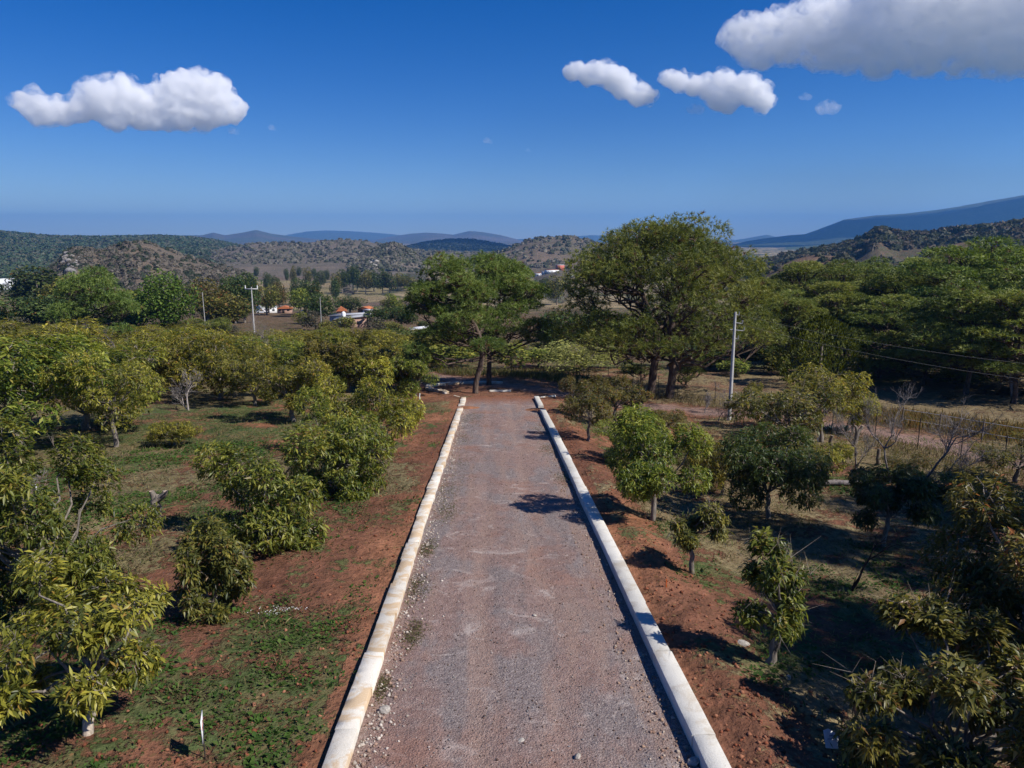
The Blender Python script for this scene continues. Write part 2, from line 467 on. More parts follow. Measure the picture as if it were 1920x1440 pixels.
def land_colours(x, y, who):
    soil, veg, cov, dry = near_masks(x, y)
    r = np.hypot(x, y)
    grain = 1.1 + r * .006
    # dirt lane
    ld = lane(x, y)
    k = (1 - sstep(1.5, 2.1, ld + (fbm(x * .6, y * .6, 2) - .5)))
    soil = soil * (1 - k)[..., None] + np.array([.30, .19, .155]) * k[..., None]
    cov = cov - k * 1.5
    # scrub belt between orchard and village
    m = sstep(88, 120, r)[..., None]
    scr_s = np.array([.175, .115, .07]); scr_v = np.array([.09, .085, .04])
    n = fbm(x * .01, y * .01, 3, 50)
    soil = soil * (1 - m) + scr_s * m; veg = veg * (1 - m) + scr_v * m
    cov = cov * (1 - m[..., 0]) + (.5 + (n - .5) * 1.2) * m[..., 0]
    # fields of the valley floor: cells with their own crop
    a = .35
    u = (x * math.cos(a) + y * math.sin(a)) / 120 + (fbm(x * .004, y * .004, 2, 4) - .5) * 1.6
    v = (-x * math.sin(a) + y * math.cos(a)) / 62 + (fbm(x * .004, y * .004, 2, 14) - .5) * 1.6
    ui, vi = np.floor(u).astype(int), np.floor(v).astype(int)
    h = _TAB[(ui * 7 + 3) & 255, (vi * 13 + 5) & 255]
    crops = np.array([[.36, .27, .15], [.31, .23, .13], [.20, .14, .10], [.29, .23, .12], [.20, .18, .09], [.38, .29, .17]])
    fc = crops[(h * 6).astype(int) % 6]
    edge = np.minimum(np.minimum(u - ui, 1 - u + ui) * 2, np.minimum(v - vi, 1 - v + vi))
    fm = (sstep(300, 420, r) * (who < 0))[..., None]
    soil = soil * (1 - fm) + fc * fm
    hedge = 1 - sstep(.03, .07, edge)
    veg = veg * (1 - fm) + np.array([.06, .065, .035]) * fm
    cov = np.where(fm[..., 0] > .5, .12 + hedge * .9 + (fbm(x * .02, y * .02, 2, 7) - .5) * .7, cov)
    grain = np.where(r > 300, 6 + r * .004, grain)
    # hills by name
    sty = {'far': ((.12, .13, .09), (.07, .09, .05), .55, 90), 'farb': ((.17, .135, .10), (.07, .085, .05), .45, 60), 'fara': ((.15, .12, .09), (.07, .085, .05), .5, 60),
           'mtnb': ((.12, .12, .07), (.045, .07, .03), .7, 50), 'mtna': ((.05, .065, .035), (.025, .04, .02), .85, 40), 'lowb': ((.12, .12, .06), (.05, .075, .03), .8, 30),
           'dark': ((.07, .065, .04), (.028, .04, .02), .9, 16), 'green': ((.15, .13, .085), (.07, .10, .045), .88, 16),  # the dark hill has cloud shadow put into its soil and plant colours
           'mid': ((.22, .17, .125), (.12, .105, .078), .58, 12), 'mids': ((.23, .18, .14), (.12, .105, .08), .5, 10), 'brown': ((.23, .165, .115), (.12, .105, .07), .55, 10),
           'rock': ((.225, .165, .115), (.13, .11, .088), .55, 6), 'rhs': ((.21, .135, .09), (.07, .07, .04), .5, 7), 'spur': ((.22, .135, .09), (.08, .07, .045), .38, 5)}
    for i, (nm, *_r) in enumerate(RIDGES):
        s, v_, c_, g_ = sty[nm]
        mk = who == i
        if not np.any(mk): continue
        pn = fbm(x / (g_ * 7), y / (g_ * 7), 3, i * 3.3)
        cc = c_ + (pn - .5) * 1.4
        soil = np.where(mk[..., None], np.array(s), soil); veg = np.where(mk[..., None], np.array(v_), veg)
        cov = np.where(mk, cc, cov); grain = np.where(mk, g_ * .8, grain)
    return soil, veg, cov, grain
azs = np.concatenate([np.arange(-178, -46, 4.0), np.arange(-44, 44, .155), np.arange(46, 181, 4.0)])
azr = np.radians(azs)
rs = [1.0]
while rs[-1] < 17000: rs.append(rs[-1] * (1.024 if rs[-1] > 8 else 1.12))
rs = np.array(rs)
RR, AA = np.meshgrid(rs, azr, indexing='ij')
X = CAM[0] + RR * np.sin(AA); Y = RR * np.cos(AA)
Z, WHO = height(X, Y, True)
under = (np.abs(X) < 3.3) & (Y < 66) & (Y > -30)
Z = np.where(under, np.interp(Y, PS, PZ) - .10, Z)
soil, veg, cov, grain = land_colours(X, Y, WHO)
na_ = len(azs)
def ring_patch(name, i0, i1):
    sl = slice(i0, i1 + 1)
    nr = i1 - i0 + 1
    V = np.stack([X[sl], Y[sl], Z[sl]], -1).reshape(-1, 3)
    idx = np.arange(nr * na_).reshape(nr, na_); nx = np.roll(idx, -1, axis=1)
    F = np.stack([idx[:-1], idx[1:], nx[1:], nx[:-1]], -1).reshape(-1, 4)
    me = mesh_np(name, V, F, M_TERR, soil[sl].reshape(-1, 3), True, floats={'cover': cov[sl].ravel(), 'grain': grain[sl].ravel()})
    a = me.attributes.new('veg', 'FLOAT_COLOR', 'POINT')
    t = np.ones((len(V), 4), np.float32); t[:, :3] = veg[sl].reshape(-1, 3); a.data.foreach_set('color', t.ravel())
    return obj(name, me, kind='structure')
i1 = int(np.searchsorted(rs, 110)); i2 = int(np.searchsorted(rs, 480)); i3 = int(np.searchsorted(rs, 3000))
ring_patch('ground', 0, i1); ring_patch('valley', i1, i2); ring_patch('hills', i2, i3); ring_patch('mountains', i3, len(rs) - 1)

# ------------------------------------------------------------------ road
def road_mat():
    m, nt, out = newmat('gravel_and_dirt')
    pos = N(nt, 'ShaderNodeNewGeometry').outputs['Position']
    mp = N(nt, 'ShaderNodeMapping'); mp.inputs['Scale'].default_value = (1, .45, 1); nt.links.new(pos, mp.inputs[0])
    big = noise_node(nt, .55, 4, .6, mp.outputs[0])
    mpt = N(nt, 'ShaderNodeMapping'); mpt.inputs['Scale'].default_value = (1.5, .11, 1); nt.links.new(pos, mpt.inputs[0])
    trk = noise_node(nt, 1.0, 4, .55, mpt.outputs[0])
    mid = noise_node(nt, 3.5, 5, .65, pos)
    fine = noise_node(nt, 34, 4, .7, pos)
    vo = N(nt, 'ShaderNodeTexVoronoi'); vo.inputs['Scale'].default_value = 26; nt.links.new(pos, vo.inputs['Vector'])
    vo2 = N(nt, 'ShaderNodeTexVoronoi'); vo2.inputs['Scale'].default_value = 62; nt.links.new(pos, vo2.inputs['Vector'])
    dirt = ramp(nt, mid, [(.25, (.185, .118, .100)), (.5, (.265, .175, .150)), (.78, (.34, .24, .21))])
    grey = ramp(nt, vo.outputs['Color'], [(.1, (.12, .112, .115)), (.5, (.20, .188, .19)), (.9, (.33, .31, .30))])
    gm = ramp(nt, big, [(.46, 0.0), (.56, 1.0)])
    c = mixc(nt, mth(nt, 'MULTIPLY', gm, .6), dirt, grey)
    c = mixc(nt, mth(nt, 'MULTIPLY', ramp(nt, trk, [(.48, 0.0), (.60, 1.0)]), .65), c, (.31, .205, .16))
    c = mixc(nt, mth(nt, 'MULTIPLY', ramp(nt, trk, [(.30, 1.0), (.44, 0.0)]), .45), c, (.17, .14, .135))
    sx = N(nt, 'ShaderNodeSeparateXYZ'); nt.links.new(pos, sx.inputs[0])
    wob = mth(nt, 'MULTIPLY_ADD', mth(nt, 'SUBTRACT', noise_node(nt, .22, 2, .5, pos), .5), 1.0, sx.outputs[0])
    dx = mth(nt, 'ABSOLUTE', mth(nt, 'SUBTRACT', mth(nt, 'ABSOLUTE', wob), .95))
    band = mth(nt, 'MULTIPLY', ramp(nt, dx, [(.12, 1.0), (.5, 0.0)]), ramp(nt, trk, [(.35, .25), (.6, 1.0)]))
    c = mixc(nt, mth(nt, 'MULTIPLY', band, .55), c, (.30, .205, .17))
    # loose light chips and dark specks
    sep = N(nt, 'ShaderNodeSeparateColor'); nt.links.new(vo2.outputs['Color'], sep.inputs[0])
    chip = ramp(nt, sep.outputs[0], [(.86, 0.0), (.90, 1.0)])
    c = mixc(nt, mth(nt, 'MULTIPLY', chip, .55), c, (.42, .36, .32))
    c = mixc(nt, mth(nt, 'MULTIPLY', ramp(nt, sep.outputs[1], [(.80, 0.0), (.86, 1.0)]), .5), c, (.07, .055, .05))
    # chalky smears, red wash at the far end
    sm = noise_node(nt, .8, 6, .7, pos, 1.2)
    c = mixc(nt, mth(nt, 'MULTIPLY', ramp(nt, sm, [(.56, 0.0), (.68, 1.0)]), .6), c, (.48, .41, .37))
    c = mixc(nt, mth(nt, 'MULTIPLY', ramp(nt, noise_node(nt, .33, 4, .6, pos), [(.54, 0.0), (.68, 1.0)]), .6), c, (.27, .135, .095))
    s = N(nt, 'ShaderNodeSeparateXYZ'); nt.links.new(pos, s.inputs[0])
    end = mth(nt, 'ADD', mth(nt, 'DIVIDE', mth(nt, 'SUBTRACT', s.outputs[1], 58), 9), mth(nt, 'MULTIPLY', mth(nt, 'SUBTRACT', mid, .5), 1.2))
    c = mixc(nt, ramp(nt, end, [(.2, 0.0), (.8, 1.0)]), c, (.225, .098, .058))
    c = mixc(nt, 1.0, c, ramp(nt, fine, [(.25, .7), (.75, 1.28)]), 'MULTIPLY')
    h = mth(nt, 'ADD', mth(nt, 'MULTIPLY', fine, .02), mth(nt, 'MULTIPLY', vo.outputs['Distance'], -.02))
    h = mth(nt, 'ADD', h, mth(nt, 'MULTIPLY', mid, .09))
    surf(nt, out, c, .95, bump(nt, h, .9, 1.0), .08)
    return m
def road_z(x, y):
    return np.interp(y, PS, PZ) + .03 * np.cos(np.asarray(x) * .55) - .03 * (np.exp(-((np.abs(np.asarray(x)) - .85) / .3) ** 2)) - .02 + (fbm(np.asarray(x) * .8, np.asarray(y) * .5, 3, 2) - .5) * .06
xs = np.linspace(-3.05, 3.05, 40); ys = np.linspace(-6, 66.5, 330)
RX, RY = np.meshgrid(xs, ys, indexing='ij')
RZ_ = road_z(RX, RY)
idx = np.arange(RX.size).reshape(RX.shape)
RF = np.stack([idx[:-1, :-1], idx[1:, :-1], idx[1:, 1:], idx[:-1, 1:]], -1).reshape(-1, 4)
obj('road', mesh_np('road', np.stack([RX, RY, RZ_], -1).reshape(-1, 3), RF, road_mat(), None, True), kind='structure')

# ------------------------------------------------------------------ kerbs
def kerb_mat(name, lo, hi, stain, st_lo, st_amt):
    m, nt, out = newmat(name)
    pos = N(nt, 'ShaderNodeNewGeometry').outputs['Position']
    oi = N(nt, 'ShaderNodeObjectInfo')
    n = noise_node(nt, 1.3, 6, .68, pos, .8); n2 = noise_node(nt, 30, 4, .7, pos)
    c = ramp(nt, n2, [(.25, lo), (.75, hi)])
    s = ramp(nt, n, [(st_lo, 0.0), (st_lo + .10, 1.0)])
    c = mixc(nt, mth(nt, 'MULTIPLY', s, st_amt), c, stain)
    c = mixc(nt, 1.0, c, ramp(nt, oi.outputs['Random'], [(0, .84), (1, 1.08)]), 'MULTIPLY')
    spk = ramp(nt, noise_node(nt, 12, 5, .7, pos), [(.66, 0.0), (.74, 1.0)])
    c = mixc(nt, mth(nt, 'MULTIPLY', spk, .45), c, (.22, .15, .09))
    surf(nt, out, c, .85, bump(nt, mth(nt, 'ADD', n2, n), .5, .02), .2)
    return m
M_KL = kerb_mat('limewashed_kerb', (.62, .56, .46), (.76, .72, .64), (.58, .40, .22), .46, .8)
M_KR = kerb_mat('pale_concrete_kerb', (.54, .52, .46), (.68, .65, .59), (.44, .36, .26), .52, .5)
def block_mesh(L, W, Hh, rng, mat, jit=.012, cuts=5):
    """kerb block: bevelled, slightly uneven slab centred in x, from y=0 to L, top at z=0, deep skirt"""
    prof = [(-W/2, -Hh), (-W/2, -.012), (-W/2 + .012, 0), (0, .002), (W/2 - .012, 0), (W/2, -.012), (W/2, -Hh)]
    ysn = np.concatenate([[0, .02], np.linspace(.02, L - .02, cuts)[1:-1], [L - .02, L]])
    m = MB(); V = []
    for k, yy in enumerate(ysn):
        e = (.985 if L < 1.3 else .998) if k in (0, len(ysn) - 1) else 1.0
        dz = (-.012 if L < 1.3 else -.002) if k in (0, len(ysn) - 1) else 0
        for a, b in prof:
            V.append((a * e + rng.uniform(-jit, jit), yy, (b + dz if b > -.1 else b) + rng.uniform(-jit, jit) * .5))
    n, kk = len(prof), len(ysn)
    F = [(j * n + i, j * n + i + 1, (j + 1) * n + i + 1, (j + 1) * n + i) for j in range(kk - 1) for i in range(n - 1)]
    m.add(V, F)
    m.add(V[:n], [(0, i + 1, i) for i in range(1, n - 1)])
    m.add(V[-n:], [(0, i, i + 1) for i in range(1, n - 1)])
    return m.mesh('kerb_block', mat)
def kerb(name, label, side, y0, y1, lens, W, top, mat, jit, part):
    rng = random.Random(int(y0 * 10) + side * 7)
    t = thing(name, label, 'kerb', (side * 3.25, y0, float(np.interp(y0, PS, PZ))))
    y = y0
    while y < y1 - .3:
        L = min(rng.uniform(*lens(y)), y1 - y)
        if y1 - y - L < .4: L = y1 - y
        w = W + rng.uniform(-jit, jit) * 2.0
        o = obj(part, block_mesh(L - (.012 if L < 1.3 else .004), w, .5, rng, mat, jit * (.5 if L < 1.3 else .3), 6 if L < 1.3 else 10), t)
        z0 = np.interp(y, PS, PZ); z1 = np.interp(y + L, PS, PZ)
        o.location = (rng.uniform(-jit, jit), y - y0, z0 + top - t.location.z + rng.uniform(-jit, jit) * .5)
        o.rotation_euler = (math.atan2(z1 - z0, L), 0, rng.uniform(-jit, jit) * .4)
        y += L
    return t
kerb('kerb', 'long cream limewashed kerb of stones along the left side of the gravel road', -1, 6, 57.2, lambda y: (1.4, 2.3) if y < 27 else (.75, 1.15), .40, .15, M_KL, .02, 'kerb_stone')
kerb('kerb', 'short stretch of cream stone kerb left of the road, beyond the red dirt gap', -1, 59.2, 64.6, lambda y: (.8, 1.1), .44, .13, M_KL, .025, 'kerb_stone')
kerb('kerb', 'long pale concrete kerb along the right side of the gravel road', 1, 6, 55.6, lambda y: (2.6, 3.4), .42, .24, M_KR, .013, 'kerb_slab')
kerb('kerb', 'short stretch of pale concrete kerb right of the road, beyond the red dirt gap', 1, 57.8, 64.4, lambda y: (2.6, 3.4), .42, .2, M_KR, .004, 'kerb_slab')
# curved kerb round the turning place
def curved(label, P, mat, W=.4, top=.16):
    P = np.array(P, float)
    t = thing('kerb', label, 'kerb', (P[0][0], P[0][1], H(*P[0])))
    rng = random.Random(len(P))
    seg = np.linalg.norm(np.diff(P, axis=0), axis=1); s = np.concatenate([[0], np.cumsum(seg)])
    u = 0
    while u < s[-1] - .3:
        L = rng.uniform(.8, 1.1)
        a = [np.interp(u, s, P[:, k]) for k in (0, 1)]; b = [np.interp(min(u + L, s[-1]), s, P[:, k]) for k in (0, 1)]
        o = obj('kerb_stone', block_mesh(L - .02, W, .5, rng, mat, .015), t)
        o.location = (a[0] - t.location.x, a[1] - t.location.y, H(*a) + top - t.location.z)
        o.rotation_euler = (0, 0, math.atan2(b[1] - a[1], b[0] - a[0]) - math.pi / 2)
        u += L
G = lambda px, py: ground_at(px, py)[:2]
curved('curved kerb of cream stones round the left of the turning place, behind the leaning pine', [G(838, 738), G(812, 734), G(801, 730), G(806, 725), G(825, 722), G(850, 720), G(885, 719), G(915, 718.5), G(935, 719)], M_KL, .5, .2)
curved('low concrete edge strip lying in the pine shadow at the road end', [G(918, 734), G(957, 734)], M_KR, .45, .14)
curved('thin stone kerb running off to the right from the end of the road', [G(1006, 746), G(1033, 744)], M_KL, .16, .06)
curved('thin stone kerb running off to the left from the end of the road', [G(851, 742), G(861, 744)], M_KL, .16, .06)

# ------------------------------------------------------------------ leaves
def unit(v): return v / (np.linalg.norm(v, axis=-1, keepdims=True) + 1e-9)
def leaves(P, D, L, W, rs_, fold=.25, droop=.25, fine=False):
    """P base points, D directions, arrays L and W; returns verts, faces, leaf index per vertex"""
    n = len(P)
    up = np.tile([0, 0, 1.0], (n, 1)) + rs_.normal(0, .35, (n, 3))
    S = unit(np.cross(D, up)); U = np.cross(S, D)
    L = L[:, None]; W = W[:, None]
    tip = P + D * L - np.array([0, 0, 1]) * L * droop
    mid = P + D * L * .5 - np.array([0, 0, 1]) * L * droop * .2
    l = mid - S * W * .5 + U * W * fold; r = mid + S * W * .5 + U * W * fold
    if fine:
        V = np.stack([P, l, mid, r, tip], 1).reshape(-1, 3); k = 5
        F = np.array([[0, 2, 1], [0, 3, 2], [1, 2, 4], [2, 3, 4]])
    else:
        V = np.stack([P, l, tip, r], 1).reshape(-1, 3); k = 4
        F = np.array([[0, 2, 1], [0, 3, 2]])
    F = (F[None] + (np.arange(n) * k)[:, None, None]).reshape(-1, 3)
    return V, F, np.repeat(np.arange(n), k)
def rand_dirs(rs_, n):
    return unit(rs_.normal(0, 1, (n, 3)))

PAL = {  # leaf colours: old leaf, mid leaf, young leaf, odd leaf
 'green':  [(.045, .072, .014), (.13, .165, .026), (.30, .30, .05), (.24, .19, .04)],
 'yellow': [(.060, .072, .014), (.185, .182, .026), (.40, .35, .055), (.30, .18, .04)],
 'olive':  [(.045, .060, .018), (.125, .13, .028), (.28, .245, .05), (.21, .12, .04)],
 'dark':   [(.028, .050, .016), (.052, .082, .022), (.11, .14, .035), (.16, .10, .03)],
 'rust':   [(.055, .066, .018), (.12, .11, .028), (.20, .155, .038), (.28, .10, .03)],
 'pale':   [(.16, .17, .045), (.27, .27, .075), (.38, .36, .11), (.26, .24, .07)],
 'fresh':  [(.055, .115, .014), (.085, .155, .022), (.135, .205, .035), (.17, .19, .03)],
 'grey':   [(.065, .062, .042), (.10, .092, .062), (.13, .12, .08), (.14, .09, .05)],
}
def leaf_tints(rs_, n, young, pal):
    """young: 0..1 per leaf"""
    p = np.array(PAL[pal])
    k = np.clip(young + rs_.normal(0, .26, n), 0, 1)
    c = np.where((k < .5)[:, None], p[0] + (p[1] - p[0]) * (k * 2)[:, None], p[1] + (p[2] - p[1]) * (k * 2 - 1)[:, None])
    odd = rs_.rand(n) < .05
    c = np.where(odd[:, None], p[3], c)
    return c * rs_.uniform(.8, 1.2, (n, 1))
def limb(m, a, b, r0, r1, rs_, bend=.12, sides=6, tint=(1, 1, 1), n=5, sag=0):
    a, b = np.asarray(a, float), np.asarray(b, float)
    t = np.linspace(0, 1, n)[:, None]
    L = np.linalg.norm(b - a)
    off = rs_.normal(0, 1, (n, 3)) * bend * L * .35; off[0] = off[-1] = 0
    P = a + (b - a) * t + off + np.array([0, 0, 1]) * (np.sin(t * math.pi) * sag * L)
    m.tube(P, np.linspace(r0, r1, n), sides, tint)
    return P
def avocado(seed, Ht=4.6, W=4.0, skirt=.9, ros=1260, pal='green', leafL=.2, fine=False, sparse=0., lobes=15, trunk_tint=(1, 1, 1), per=8, twig=.25, spread=1.0, cone=0., lobr=.8, parts=0, cam_at=None):
    """returns (trunk mesh, crown mesh), crown from z=skirt to Ht, width W"""
    rs_ = np.random.RandomState(seed)
    wood = MB()
    tr = .030 * Ht * .55 + .03
    fork = np.array([rs_.normal(0, .12), rs_.normal(0, .12), max(.35, min(skirt + .25 * (Ht - skirt), skirt + .5))])
    limb(wood, (0, 0, -.4), fork, tr * 1.25, tr * .85, rs_, .08, 8, trunk_tint, 6)
    C, Rr = [], []
    for k in range(lobes):
        if k == 0: c = np.array([0, 0, .0]); rad = .5 * lobr
        else:
            th = k * 2.399 + rs_.normal(0, .3); zz = rs_.uniform(-.9, .7)
            q = math.sqrt(max(0, 1 - zz * zz)) * rs_.uniform(.5, .82 + .25 * (1 - lobr)) * (1 - cone * (zz + .7) * .5)
            c = np.array([math.cos(th) * q, math.sin(th) * q, zz]); rad = rs_.uniform(.32, .48) * lobr
        C.append(c); Rr.append(rad)
    C = np.array(C); Rr = np.array(Rr)
    sc = np.array([W / 2, W / 2, (Ht - skirt) / 2]); mid = np.array([0, 0, (Ht + skirt) / 2])
    CW = C * sc * np.array([1, 1, .8]) + mid
    for c, rad in zip(CW[1:], Rr[1:]):
        P = limb(wood, fork, c, tr * .38, .018, rs_, .16, 5, (1, 1, 1), 6, .05)
    # rosettes
    wgt = Rr ** 2 / np.sum(Rr ** 2)
    li = rs_.choice(len(C), ros, p=wgt)
    D0 = rand_dirs(rs_, ros); D0[:, 2] = D0[:, 2] * .9 + .08
    D0 = unit(D0)
    rr = Rr[li] * (1 - sparse * .2) * rs_.uniform(.45, 1.12, ros) ** .5
    rp = C[li] + D0 * rr[:, None]
    rp[:, :2] *= spread
    RP = rp * sc * np.array([1.05, 1.05, .92]) + mid
    RP[:, 2] = np.maximum(RP[:, 2], max(skirt * .45, .12) + rs_.rand(ros) * .3)
    outw = unit(unit(RP - mid) * .7 + D0 * .6 + np.array([0, 0, .35]))
    # twigs
    tw = np.where(rs_.rand(ros) < twig)[0]
    for k in tw:
        a = CW[li[k]] * .45 + RP[k] * .55
        wood.tube([a, a * .5 + RP[k] * .5 + rs_.normal(0, .05, 3), RP[k]], [.014, .010, .005], 3, (1.15, 1.15, 1.15), False)
    # a few bare dead twigs stand out of the leaves
    for k in range(int(8 + sparse * 38)):
        i = rs_.randint(ros)
        a = CW[li[i]]; b = RP[i] + outw[i] * rs_.uniform(.1, .5)
        P = limb(wood, a, b, .012, .003, rs_, .3, 3, (1.25, 1.2, 1.15), 5)
        for q in range(3):
            wood.tube([P[2], P[2] + rs_.normal(0, .22, 3) + outw[i] * .25], [.006, .002], 3, (1.25, 1.2, 1.15), False)
    nl = ros * per
    ri = np.repeat(np.arange(ros), per)
    ax = outw[ri]
    rad = rand_dirs(rs_, nl); rad = unit(rad - ax * np.sum(rad * ax, 1)[:, None])
    D = unit(ax * rs_.uniform(.05, .9, (nl, 1)) + rad - np.array([0, 0, 1]) * rs_.uniform(-.1, .3, (nl, 1)))
    P = RP[ri] + ax * rs_.uniform(-.16, .06, (nl, 1)) + rs_.normal(0, .02, (nl, 3))
    Ls = leafL * rs_.uniform(.7, 1.3, nl); Ws = Ls * rs_.uniform(.22, .33, nl)
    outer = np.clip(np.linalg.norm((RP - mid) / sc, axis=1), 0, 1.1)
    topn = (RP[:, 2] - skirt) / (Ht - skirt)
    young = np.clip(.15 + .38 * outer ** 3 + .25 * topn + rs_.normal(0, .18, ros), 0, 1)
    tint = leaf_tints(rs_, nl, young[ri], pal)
    keep = np.ones(nl, bool); single = []
    if parts:
        side = unit(RP - mid)[ri] @ unit(np.asarray(cam_at, float) - mid) + rs_.normal(0, .12, nl)
        pick = np.argsort(-side * outer[ri])[:parts * 3][::3]
        keep[pick] = False
        single = [(P[i], D[i], Ls[i], Ws[i], tint[i]) for i in pick]
    P, D, Ls, Ws, tint = P[keep], D[keep], Ls[keep], Ws[keep], tint[keep]
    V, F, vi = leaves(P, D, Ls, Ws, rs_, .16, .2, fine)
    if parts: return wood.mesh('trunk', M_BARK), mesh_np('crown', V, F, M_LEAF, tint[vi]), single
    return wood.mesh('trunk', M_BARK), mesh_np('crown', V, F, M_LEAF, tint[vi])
def make_tree(name, label, cat, loc, trunk_me, crown_me, rz=0, scale=(1, 1, 1), group=None, cname='crown'):
    t = thing(name, label, cat, loc, rz, group)
    t.scale = scale
    obj('trunk', trunk_me, t)
    if crown_me is not None: obj(cname, crown_me, t)
    return t

# ---- orchard trees. Each row: px of trunk foot, py of foot, py of top, crown width in px, variant, label
VAR = {}
def variant(key, **kw):
    VAR[key] = (avocado(**kw), kw)
variant('g1', seed=1, Ht=5, W=4.6, skirt=.3, ros=1330, pal='green')
variant('g2', seed=2, Ht=5, W=4.2, skirt=.1, ros=1260, pal='green', sparse=.3)
variant('y1', seed=3, Ht=5, W=4.6, skirt=.4, ros=1330, pal='yellow')
variant('y2', seed=4, Ht=5, W=4.6, skirt=1.0, ros=1050, pal='yellow', sparse=.6)
variant('o1', seed=5, Ht=5, W=4.6, skirt=.5, ros=1260, pal='olive', sparse=.3)
variant('o2', seed=6, Ht=5, W=4.6, skirt=1.0, ros=728, pal='olive', sparse=.9, twig=.5)
variant('d1', seed=7, Ht=4.2, W=3.6, skirt=1.1, ros=1190, pal='dark')
variant('r1', seed=8, Ht=4.5, W=4.2, skirt=1.1, ros=840, pal='rust', sparse=.5, twig=.4)
PROTO = {}
def put_tree(px, pyb, pyt, wpx, key, label, group=None, rz=None, ws=1.0):
    p = ground_at(px, pyb)
    dist = math.hypot(p[0] - CAM[0], p[1])
    d = ray(px, pyt); top = CAM[2] + d[2] / math.hypot(d[0], d[1]) * dist
    Ht = top - p[2]
    depth = math.sqrt(dist ** 2 + (CAM[2] - p[2]) ** 2) * .97
    Wm = wpx * depth / FPX * ws * 1.1
    (tm, cm), kw = VAR[key]
    s = (Wm / kw['W'], Wm / kw['W'], Ht / kw['Ht'])
    rz = rz if rz is not None else (px * 12.9898) % 6.28
    if key not in PROTO:
        PROTO[key] = make_tree('avocado_tree', label, 'tree', (p[0], p[1], p[2]), tm, cm, rz, s, group)
        return PROTO[key]
    return copy_tree(PROTO[key], (p[0], p[1], p[2]), rz, s, label, 'tree', group)
WHITE = (2.3, 2.25, 2.1)
def own_tree(px, pyb, pyt, wpx, label, seed, **kw):
    p = ground_at(px, pyb)
    dist = math.hypot(p[0] - CAM[0], p[1])
    d = ray(px, pyt); top = CAM[2] + d[2] / math.hypot(d[0], d[1]) * dist
    depth = math.sqrt(dist ** 2 + (CAM[2] - p[2]) ** 2) * .97
    if kw.get('parts'): kw['cam_at'] = CAM - p
    r = avocado(seed, Ht=top - p[2], W=wpx * depth / FPX, **kw)
    t = make_tree('avocado_tree', label, 'tree', (p[0], p[1], p[2]), r[0], r[1], 0)
    if kw.get('parts'):                                  # the leaves large enough to pick out one by one
        t.children[-1]['kind'] = 'stuff'
        for ch in t.children:
            if ch.name.startswith('crown'): ch['kind'] = 'stuff'
        rs_ = np.random.RandomState(seed); single = r[2]
        pool = []
        for k in range(16):
            tint = single[k * len(single) // 16][4]
            d = rs_.uniform(.08, .32)
            pool.append((tint, mesh_np('leaf', [(0, 0, 0), (-.5, .45, .5), (0, .5, 0), (.5, .45, .5), (0, 1, -d)], [(0, 2, 1), (0, 3, 2), (1, 2, 4), (2, 3, 4)], M_LEAF, np.tile(tint, (5, 1)))))
        for P, D, L, W, tint in single:
            me = min(pool, key=lambda q: float(np.abs(q[0] - tint).sum()) + rs_.rand() * .03)[1]
            S = unit(np.cross(D, np.array([0, 0, 1.0]) + rs_.normal(0, .35, 3))); U = np.cross(S, D)
            M = Matrix(((S[0] * W, D[0] * L, U[0] * W * .34, P[0]), (S[1] * W, D[1] * L, U[1] * W * .34, P[1]), (S[2] * W, D[2] * L, U[2] * W * .34, P[2]), (0, 0, 0, 1)))
            o = obj('leaf', me, t); o.matrix_local = M
    return t

# nearest trees, each with its own crown
own_tree(160, 1375, 1020, 265, 'bright yellow-green young avocado tree with a whitewashed trunk in the bottom left corner', 101, skirt=.6, ros=820, pal='yellow', leafL=0.185, fine=True, trunk_tint=WHITE, per=9, twig=.5, lobr=0.56, lobes=15, parts=290)
own_tree(70, 1120, 765, 330, 'tall green avocado tree with grey dead twigs at the left edge, behind the brightest one', 102, skirt=-0.2, ros=2700, pal='green', leafL=0.19, fine=False, sparse=.6, trunk_tint=WHITE, lobr=0.62, lobes=28)
own_tree(412, 1150, 930, 135, 'small dark low avocado bush on red soil between the stump and the left kerb', 103, skirt=-.9, ros=1000, pal='olive', leafL=0.18, fine=True, lobes=12, lobr=0.7)
own_tree(500, 1010, 778, 255, 'wide light green avocado tree left of the road just behind the small dark bush', 104, skirt=-.8, ros=1900, pal='green', leafL=0.21, fine=False, lobes=16, lobr=0.72)
own_tree(645, 925, 706, 190, 'dark dense avocado tree closest to the left kerb, behind the wide light green one', 105, skirt=-.8, ros=1900, pal='green', leafL=0.2, lobes=15, lobr=0.72)
own_tree(1434, 1243, 975, 150, 'slender young avocado tree with drooping leaves, alone beside the right kerb bank', 106, skirt=.6, ros=520, pal='green', leafL=0.19, fine=True, lobes=11, sparse=.5, twig=.7, cone=.5, lobr=0.6, parts=200)
own_tree(1221, 975, 755, 195, 'leafy green avocado tree whose shadow crosses the right kerb', 107, skirt=0.45, ros=1700, pal='green', leafL=.19, fine=False, lobr=0.75)
own_tree(1299, 1075, 925, 110, 'small thin avocado tree with a pale trunk, beside the red bank right of the road', 108, skirt=0.8, ros=600, pal='olive', leafL=0.165, fine=True, lobes=11, sparse=.5, lobr=0.7)
own_tree(1442, 972, 790, 180, 'round dark green avocado tree on a thin black trunk, middle of the right orchard', 109, skirt=0.5, ros=2200, pal='dark', leafL=.18, fine=False)
own_tree(1655, 1026, 868, 140, 'dark olive avocado tree with a short trunk in the shaded grass at the right', 110, skirt=.7, ros=1500, pal='dark', leafL=.18, fine=False, lobr=0.72)
